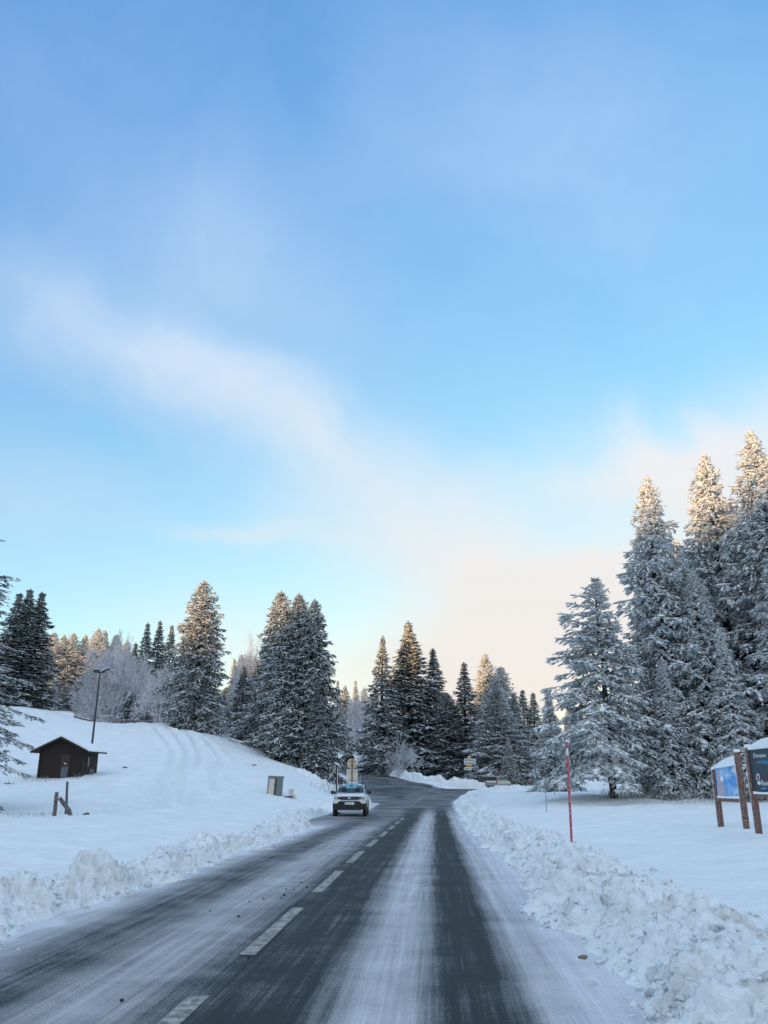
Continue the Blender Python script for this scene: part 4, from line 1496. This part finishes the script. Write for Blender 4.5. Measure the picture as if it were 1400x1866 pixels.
# ------------------------------------------------------------------ direction sign beyond the junction
def direction_sign():
    p = at(857, 1424, 111)
    g = gz(p.x, p.y)
    o = thing('direction_sign', 'direction signpost with white arrow boards and an orange board beyond the junction', 'sign', (p.x, p.y, g))
    def zz(py): return at(857, py, 111).z - g
    MB().tube([(-.03, .08, -.3), (-.03, .08, zz(1379))], .05, 8).build('post', M['metal_grey'], o, True)
    MB().box((.0, 0, zz(1382)), (.50, .05, .20)).build('tag', M['sign_orange'], o)
    MB().box((-.02, 0, zz(1379.3)), (.46, .12, .10)).build('snow', M['snow_clean'], o)
    for y0, x0, x1, m in ((1385.3, -.72, .86, 'sign_white'), (1390.8, -.72, .86, 'sign_white'), (1396, -.45, .30, 'sign_orange'), (1401, -.72, .30, 'sign_white')):
        z, hh = zz(y0), .165
        a = MB().prism([(x0, z - hh), (x1 - .13, z - hh), (x1, z), (x1 - .13, z + hh), (x0, z + hh)], 'y', -.02, .02).build('arrow_board', M[m], o)
        ln = x1 - x0
        mb = MB()
        xx = x0 + .12
        random.seed(int(y0))
        while xx < x1 - .35:
            w = random.uniform(.10, .24)
            mb.box((xx + w / 2, -.026, z), (w, .006, .11))
            xx += w + .06
        if mb.v:
            mb.build('lettering', M['cab_dark'], a)
        MB().box(((x0 + x1) / 2, 0, z + hh + .02), (ln * .85, .06, .035)).build('snow', M['snow_clean'], a)
direction_sign()


# ------------------------------------------------------------------ lettering
def text(body, size, mat, parent, loc, rot=(PI / 2, 0, 0), align='LEFT', extrude=0.002, name='lettering', xs=1.0):
    cu = bpy.data.curves.new('lettering', 'FONT')
    cu.body = body
    cu.size = size
    cu.extrude = extrude
    cu.align_x = align
    cu.resolution_u = 3
    ob = bpy.data.objects.new('tmp', cu)
    COL.objects.link(ob)
    dg = bpy.context.evaluated_depsgraph_get()
    me = bpy.data.meshes.new_from_object(ob.evaluated_get(dg))
    bpy.data.objects.remove(ob)
    me.materials.clear()
    me.materials.append(mat)
    o = link(name, me, parent, loc)
    o.rotation_euler = rot
    o.scale = (xs, 1, 1)
    return o


# ------------------------------------------------------------------ information boards
def info_board(label, a, b, ta, tb, kind):
    """a, b: (px,py,D) of the two post feet; ta, tb: rows of the post tops"""
    A, B = at(*a), at(*b)
    ga, gb = gz(A.x, A.y), gz(B.x, B.y)
    dx, dy = B.x - A.x, B.y - A.y
    L = math.hypot(dx, dy)
    o = thing('information_board', label, 'sign', (A.x, A.y, ga), math.atan2(dy, dx))
    ha = at(a[0], ta, a[2]).z - ga
    hb = at(b[0], tb, b[2]).z - gb
    for x, h, g in ((0, ha, 0), (L, hb, gb - ga)):
        p = MB().box((x, 0.0, g + h / 2 - .2), (.115, .15, h + .4)).build('post', M['wood_brown'], o, bevel=.008)
        MB().box((x - .0605, -.02, g + h * .55), (.012, .12, h * .9)).build('frost', M['snow_clean'], p, bevel=.004)
        MB().box((x - .01, 0, g + h + .035), (.15, .18, .09), None, .75).build('snow', M['snow_clean'], p, bevel=.025)
    return o, L, ha, hb


o, L, ha, hb = info_board('wooden information board with blue map, farther left of the two', (1314, 1503, 26.8), (1361, 1511, 25.4), 1402, 1370, 0)
zr_ = 0.78
MB().box((L / 2, 0, zr_), (L - .118, .10, .10)).build('rail', M['wood_brown'], o)
pn = MB().prism([(.07, zr_ + .06), (L - .07, zr_ + .06), (L - .07, zr_ + 1.02), (.07, zr_ + .92)], 'y', -.03, .01).build('panel', M['map'], o)
MB().prism([(.16, zr_ + .10), (.52, zr_ + .10), (.50, zr_ + .5), (.33, zr_ + .52), (.31, zr_ + .85), (.16, zr_ + .83)], 'y', -.036, -.031).build('legend', M['print_lilac'], pn)
MB().prism([(.36, zr_ + .54), (.50, zr_ + .53), (.52, zr_ + .62), (.46, zr_ + .68), (.36, zr_ + .66)], 'y', -.037, -.032).build('snow', M['snow_clean'], pn)
MB().prism([(.06, zr_ + .90), (L - .06, zr_ + .98), (L - .06, zr_ + 1.28), (L * .6, zr_ + 1.20), (L * .3, zr_ + 1.08), (.12, zr_ + .98)], 'y', -.10, .09).build('snow', M['snow_clean'], o, bevel=.03, smooth=True)
MB().prism([(.06, zr_ + .052), (L - .06, zr_ + .052), (L - .06, zr_ + .13), (.5, zr_ + .10), (.06, zr_ + .12)], 'y', -.052, .045).build('snow', M['snow_clean'], o)

o, L, ha, hb = info_board('wooden information board with dark lettered panel at the right picture edge', (1384, 1523, 23.6), (1440, 1534, 22.3), 1362, 1312, 1)
zr_ = 0.98
MB().box((L / 2, 0, zr_), (L - .118, .10, .10)).build('rail', M['wood_brown'], o)
pn = MB().prism([(.07, zr_ + .06), (L - .07, zr_ + .06), (L - .07, zr_ + 1.24), (.07, zr_ + 1.20)], 'y', -.03, .01).build('panel', M['panel_navy'], o)
MB().box((.42, -.034, zr_ + 1.24), (.28, .008, .10)).build('panel', M['print_red'], pn)
text('Domaine', .155, M['print_white'], pn, (.26, -.0335, zr_ + .99))
text('nordique', .155, M['print_blue'], pn, (.40, -.0335, zr_ + .83))
MB().box((.30, -.034, zr_ + .85), (.18, .006, .018)).build('lettering', M['print_red'], pn)
# emblem: ring over a small crossed ball
mb = MB()
mb.tube([(.36 + .065 * math.cos(t), -.038, zr_ + .48 + .085 * math.sin(t)) for t in np.linspace(-1.0, 4.3, 12)], .014, 6)
mb.build('emblem', M['print_white'], pn)
mb = MB()
mb.prism([(.37 + .075 * math.cos(k * PI / 6), zr_ + .335 + .05 * math.sin(k * PI / 6)) for k in range(12)], 'y', -.037, -.031)
mb.build('emblem', M['print_white'], pn)
text('GRAND', .07, M['print_red'], pn, (.52, -.0335, zr_ + .44))
text('Revard', .20, M['print_white'], pn, (.47, -.0335, zr_ + .27))
MB().box((.56, -.034, zr_ + .20), (.22, .006, .030)).build('lettering', M['print_blue'], pn)
MB().prism([(.06, zr_ + 1.21), (.16, zr_ + 1.19), (L - .06, zr_ + 1.22), (L - .06, zr_ + 1.50), (L * .6, zr_ + 1.46), (L * .3, zr_ + 1.36), (.15, zr_ + 1.26)], 'y', -.10, .09).build('snow', M['snow_clean'], o, bevel=.03, smooth=True)
MB().prism([(.06, zr_ + .052), (L - .06, zr_ + .052), (L - .06, zr_ + .13), (.5, zr_ + .10), (.06, zr_ + .12)], 'y', -.052, .045).build('snow', M['snow_clean'], o)

# ------------------------------------------------------------------ vehicles
def loft(rings, cap=True):
    """rings: list of equal-length closed outlines -> verts, faces"""
    n = len(rings[0])
    V = [p for r in rings for p in r]
    F = []
    for i in range(len(rings) - 1):
        for k in range(n):
            F.append((i * n + k, i * n + (k + 1) % n, (i + 1) * n + (k + 1) % n, (i + 1) * n + k))
    if cap:
        F += [tuple(range(n)), tuple(range(len(V) - 1, len(V) - n - 1, -1))]
    return V, F


def wheel(parent, x, y, r=.34, w=.22):
    s = 1 if x > 0 else -1
    prof = [(w * .5, r * .62), (w * .52, r * .80), (w * .46, r * .95), (w * .30, r), (-w * .30, r), (-w * .46, r * .95), (-w * .5, r * .6)]
    V, F, n = [], [], 24
    for k in range(n):
        a = 2 * PI * k / n
        for (px, pr) in prof:
            V.append((x + s * px, y + pr * math.cos(a), r + pr * math.sin(a)))
    m = len(prof)
    for k in range(n):
        for j in range(m - 1):
            F.append((k * m + j, k * m + j + 1, ((k + 1) % n) * m + j + 1, ((k + 1) % n) * m + j))
    wo = MB().add(V, F).build('wheel', M['rubber'], parent, True)
    mb = MB()
    mb.tube([(x + s * w * .30, y, r), (x + s * w * .46, y, r)], [r * .6, r * .6], 20)
    for k in range(5):
        a = 2 * PI * k / 5
        mb.box((x + s * w * .48, y + r * .30 * math.cos(a), r + r * .30 * math.sin(a)), (.03, r * .55, .06), Matrix.Rotation(a, 3, 'X'))
    mb.build('rim', M['chrome'], wo)


def suv(label, p, rotz):
    """front faces -y; origin on the ground below its middle"""
    o = thing('parked_car', label, 'car', p, rotz)
    hw = .89
    # lower body: side profile stations from nose to tail (y, half width, sill, belt line)
    st = [(-2.12, .70, .50, .86), (-2.08, .80, .40, 1.00), (-1.95, .86, .34, 1.06), (-1.55, hw, .32, 1.10), (-.85, hw, .32, 1.15), (0, hw, .32, 1.16), (1.2, hw, .32, 1.17), (1.85, .88, .36, 1.16), (2.08, .84, .42, 1.12), (2.14, .78, .48, 1.02)]
    rings = []
    for (y, w, z0, z1) in st:
        h = z1 - z0
        rings.append([(-w * .90, y, z0), (w * .90, y, z0), (w * .985, y, z0 + .10), (w, y, z0 + h * .45), (w * .985, y, z0 + h * .75), (w * .93, y, z1 - .055), (w * .82, y, z1), (0.30 * w, y, z1 + .03), (-0.30 * w, y, z1 + .03), (-w * .82, y, z1), (-w * .93, y, z1 - .055), (-w * .985, y, z0 + h * .75), (-w, y, z0 + h * .45), (-w * .985, y, z0 + .10)])
    MB().add(*loft(rings)).build('body', M['car_white'], o, True)
    # cabin: roof shell with glass set in
    cs = [(-.95, .76, 1.15, 1.16), (-.45, .70, 1.15, 1.48), (-.18, .66, 1.15, 1.585), (.5, .66, 1.15, 1.62), (1.3, .655, 1.15, 1.60), (1.75, .645, 1.15, 1.52), (2.02, .70, 1.15, 1.18)]
    rings = []
    for (y, w, z0, z1) in cs:
        wb = .80
        rings.append([(-wb, y, z0), (wb, y, z0), (wb + (w - wb) * .5, y, z0 + (z1 - z0) * .5), (w, y, z1 - .03), (w * .9, y, z1), (-w * .9, y, z1), (-w, y, z1 - .03), (-wb - (w - wb) * .5, y, z0 + (z1 - z0) * .5)])
    MB().add(*loft(rings)).build('cabin', M['car_white'], o, True)
    # windscreen lies just proud of the cabin front
    def wsc(t, x, lift=.012):
        y = -.95 + t * .72
        z = np.interp(y, [-.95, -.45, -.18], [1.16, 1.48, 1.585])
        return (x, y - lift, z + lift)
    g = MB().add([wsc(.04, -.74), wsc(.04, .74), wsc(.93, .625), wsc(.93, -.625), wsc(.5, -.69), wsc(.5, .69)], [(0, 1, 5, 4), (4, 5, 2, 3)]).build('windscreen', M['glass'], o)
    # pale patch paints the glint of daylight through the rear window, head restraints, mirror
    g2 = simple('painted glass glint', (0.16, 0.36, 0.42), .4)
    MB().add([wsc(.52, -.28, .016), wsc(.52, .30, .016), wsc(.86, .28, .016), wsc(.86, -.24, .016)], [(0, 1, 2, 3)]).build('painted_glint', g2, g)
    for x in (-.36, .36):
        MB().prism([(x - .12, 0), (x + .12, 0), (x + .12, .10), (x + .07, .16), (x - .07, .16), (x - .12, .10)], 'y', 0, .02).build('head_restraint', M['black_plastic'], g, loc=wsc(.22, 0, .02))
    MB().box((0, 0, 0), (.20, .02, .05)).build('mirror', M['black_plastic'], g, loc=wsc(.82, 0, .03))
    for s in (-1, 1):
        MB().add([(s * .815, -.62, 1.19), (s * .815, 1.6, 1.19), (s * .69, 1.35, 1.54), (s * .69, -.16, 1.53)], [(0, 1, 2, 3)]).build('side_window', M['glass_dark'], o)
        MB().tube([(s * .60, -.15, 1.60), (s * .60, -.05, 1.67), (s * .60, 1.2, 1.68), (s * .60, 1.4, 1.60)], .032, 6).build('roof_rail', M['black_plastic'], o)
        m = MB().box((s * 1.0, -.62, 1.20), (.24, .12, .17)).build('mirror', M['black_plastic'], o, bevel=.04)
        MB().box((s * .88, -.60, 1.16), (.14, .06, .05)).build('mirror_arm', M['black_plastic'], m)
        hl = MB().prism([(s * .44, .86), (s * .83, .88), (s * .80, 1.03), (s * .52, 1.01), (s * .44, .99)], 'y', -2.13, -1.90).build('headlight', M['lamp_glass'], o, bevel=.012)
        MB().tube([(s * .70, -2.132, .945), (s * .70, -2.15, .945)], .055, 12).build('bulb', M['chrome'], hl)
        MB().box((s * .53, -2.138, .94), (.13, .014, .09)).build('lens', M['black_plastic'], hl)
        MB().prism([(s * .62, .44), (s * .88, .44), (s * .88, .66), (s * .70, .66)], 'y', -2.145, -1.9).build('bumper_corner', M['black_plastic'], o)
        # black arches
        for y in (-1.33, 1.33):
            V, F = [], []
            for k in range(13):
                a = PI * k / 12
                for r_ in (.36, .46):
                    for xx in (s * .86, s * .905):
                        V.append((xx, y + r_ * math.cos(a), .36 + r_ * math.sin(a)))
            for k in range(12):
                i = k * 4
                F += [(i, i + 4, i + 6, i + 2), (i + 1, i + 3, i + 7, i + 5), (i, i + 1, i + 5, i + 4), (i + 2, i + 6, i + 7, i + 3)]
            MB().add(V, F).build('wheel_arch', M['black_plastic'], o)
            wheel(o, s * .80, y)
    gr = MB().prism([(-.48, .845), (.48, .845), (.50, .93), (.46, 1.015), (-.46, 1.015), (-.50, .93)], 'y', -2.15, -1.95).build('grille', M['black_plastic'], o)
    for zz in (.885, .935, .985):
        for k in range(7):
            x = -.38 + k * .127
            if abs(x) > .09:
                MB().box((x, -2.155, zz - .005), (.055, .012, .013)).build('grille_tab', M['metal_grey'], gr)
    MB().prism([(-.075, .985), (.075, .985), (.055, .90), (.0, .872), (-.055, .90)], 'y', -2.175, -2.152).build('emblem', M['chrome'], gr)
    MB().prism([(-.87, .34), (.87, .34), (.875, .64), (.66, .66), (.54, .78), (-.54, .78), (-.66, .66), (-.875, .64)], 'y', -2.16, -1.9).build('bumper', M['black_plastic'], o, bevel=.02)
    MB().prism([(-.58, .21), (.58, .21), (.63, .335), (-.63, .335)], 'y', -2.13, -1.9).build('skid_plate', M['chrome'], o)
    pl = MB().box((0, -2.172, .665), (.52, .014, .115)).build('number_plate', M['plate'], o)
    text('FB-526-GG', .11, M['ink'], pl, (-.235, -2.1805, .628), xs=.72)
    MB().box((-.245, -2.181, .665), (.03, .004, .11)).build('blue_strip', M['print_blue'], pl)
    MB().box((0.02, -.02, 1.625), (.74, .30, .075)).build('light_bar', M['teal'], o, bevel=.02)
    MB().tube([(-.25, -1.0, 1.19), (.05, -.93, 1.21), (.35, -.90, 1.215)], .012, 5).build('wiper', M['black_plastic'], o)
    MB().box((0, 2.14, .55), (1.5, .10, .3)).build('rear_bumper', M['black_plastic'], o)
    return o


cp = at(633.5, 1486, 46.5)
suv('white off road car with black bumper parked facing the viewer at the left edge', (cp.x, cp.y + 2.1, road_z(cp.x, cp.y + 1.5) + .005), math.radians(2.5))


def hatch(label, p, rotz, paint, name='estate_car', snow=False, pale_gate=True):
    """rear faces -y"""
    o = thing(name, label, 'car', p, rotz)
    st = [(-2.05, .74, .42, .80), (-2.0, .80, .32, .95), (-1.7, .83, .28, .98), (-.5, .84, .28, .97), (.8, .84, .28, .95), (1.5, .83, .28, .90), (1.95, .76, .32, .78), (2.08, .66, .40, .66)]
    rings = []
    for (y, w, z0, z1) in st:
        h = z1 - z0
        rings.append([(-w * .92, y, z0), (w * .92, y, z0), (w, y, z0 + .12), (w, y, z0 + h * .6), (w * .95, y, z1 - .03), (w * .85, y, z1), (-w * .85, y, z1), (-w * .95, y, z1 - .03), (-w, y, z0 + h * .6), (-w, y, z0 + .12)])
    MB().add(*loft(rings)).build('body', M[paint], o, True)
    cs = [(-1.98, .74, .94), (-1.72, .63, 1.40), (-1.2, .62, 1.47), (0, .63, 1.50), (.35, .62, 1.45), (1.05, .72, .95)]
    rings = []
    for (y, w, z1) in cs:
        wb = .78
        z0 = .93
        rings.append([(-wb, y, z0), (wb, y, z0), (wb + (w - wb) * .5, y, z0 + (z1 - z0) * .5), (w, y, z1 - .03), (w * .88, y, z1), (-w * .88, y, z1), (-w, y, z1 - .03), (-wb - (w - wb) * .5, y, z0 + (z1 - z0) * .5)])
    MB().add(*loft(rings)).build('cabin', M[paint], o, True)
    MB().add([(-.70, -2.005, .965), (.70, -2.005, .965), (.59, -1.765, 1.37), (-.59, -1.765, 1.37)], [(0, 1, 2, 3)]).build('rear_window', M['glass_dark'], o)
    MB().add([(-.62, 1.02, 1.0), (.62, 1.02, 1.0), (.55, .42, 1.43), (-.55, .42, 1.43)], [(0, 1, 2, 3)]).build('windscreen', M['glass_dark'], o)
    gate = MB().box((0, -2.055, .82), (1.30, .05, .24)).build('tailgate', M['plate' if pale_gate else paint], o, bevel=.02)
    MB().box((0, -2.085, .80), (.5, .012, .11)).build('number_plate', M['plate'], gate)
    MB().box((0, -2.07, .52), (1.58, .14, .24)).build('rear_bumper', M[paint], o, bevel=.03)
    MB().box((0, -2.08, .665), (1.40, .07, .07)).build('trim', M['black_plastic'], o)
    for s in (-1, 1):
        l = MB().box((s * .72, -2.02, .82), (.17, .12, .26)).build('tail_light', M['red_lamp'], o, bevel=.02)
        MB().box((s * .72, -2.082, .90), (.15, .02, .09)).build('lens', M['amber_lamp'], l)
        MB().add([(s * .80, -1.80, .99), (s * .80, -.95, .99), (s * .645, -.95, 1.41), (s * .665, -1.62, 1.37)], [(0, 1, 2, 3)]).build('side_window', M['glass_dark'], o)
        MB().add([(s * .80, -.88, .99), (s * .80, .85, .99), (s * .66, .28, 1.41), (s * .645, -.88, 1.42)], [(0, 1, 2, 3)]).build('side_window', M['glass_dark'], o)
        MB().box((s * .92, .72, 1.0), (.16, .10, .11)).build('mirror', M['black_plastic'], o, bevel=.02)
        for y in (-1.25, 1.30):
            wheel(o, s * .75, y, .30, .19)
    if snow:
        MB().box((0, -.75, 1.515), (1.12, 1.9, .09)).build('snow', M['snow_clean'], o, bevel=.03)
    return o


hp = at(911, 1441, 101)
hatch('silver estate car seen from behind, turning right beyond the snow corner', (hp.x, hp.y + 1.5, road_z(hp.x, hp.y + 1) + .005), math.radians(-28), 'car_silver')
hp = at(632, 1389, 138)
hatch('dark car with snowy roof driving up the side road', (hp.x, hp.y, road_z(hp.x, hp.y) + .005), math.radians(22), 'car_dark', 'distant_car', True, False)

# ------------------------------------------------------------------ small stones and ice lumps on the road
for i, (px, py) in enumerate([(435, 1667), (455, 1640), (481, 1635), (453, 1742), (383, 1657), (223, 1821), (647, 1606), (518, 1628), (536, 1618), (549, 1605), (522, 1617), (494, 1619), (560, 1614), (513, 1633)]):
    d, f = pix_dir(px, py)
    t = -CAM_H / d.z
    p = Vector((0, 0, CAM_H)) + d * t
    o = tag(link('road_stone', CLODS[i % 9].copy(), None, (p.x, p.y, road_z(p.x, p.y) + .012)), 'small dark stone lying by the dashed line on the left lane', 'stone', 'small dark stones on the left lane')
    o.data.materials.clear()
    o.data.materials.append(M['stone'])
    sz = [.040, .028, .034, .032, .022, .036, .03][i % 7]
    o.scale = (sz * 1.3, sz, sz)
p = at(1063, 1751, 9.0)
d, f = pix_dir(1063, 1751)
t = -(CAM_H - .02) / d.z
p = Vector((0, 0, CAM_H)) + d * t
o = tag(link('road_stone', CLODS[4].copy(), None, (p.x, p.y, .05)), 'brown earthy lump lying alone at the foot of the right bank', 'stone')
o.data.materials.clear()
o.data.materials.append(simple('earthy lump', (.22, .17, .13), .9, var=.4, scale=20))
o.scale = (.12, .08, .06)

S.render.engine = 'CYCLES'
S.cycles.use_denoising = True
S.cycles.max_bounces = 5
S.cycles.diffuse_bounces = 3
S.cycles.use_adaptive_sampling = True
S.cycles.adaptive_threshold = 0.02
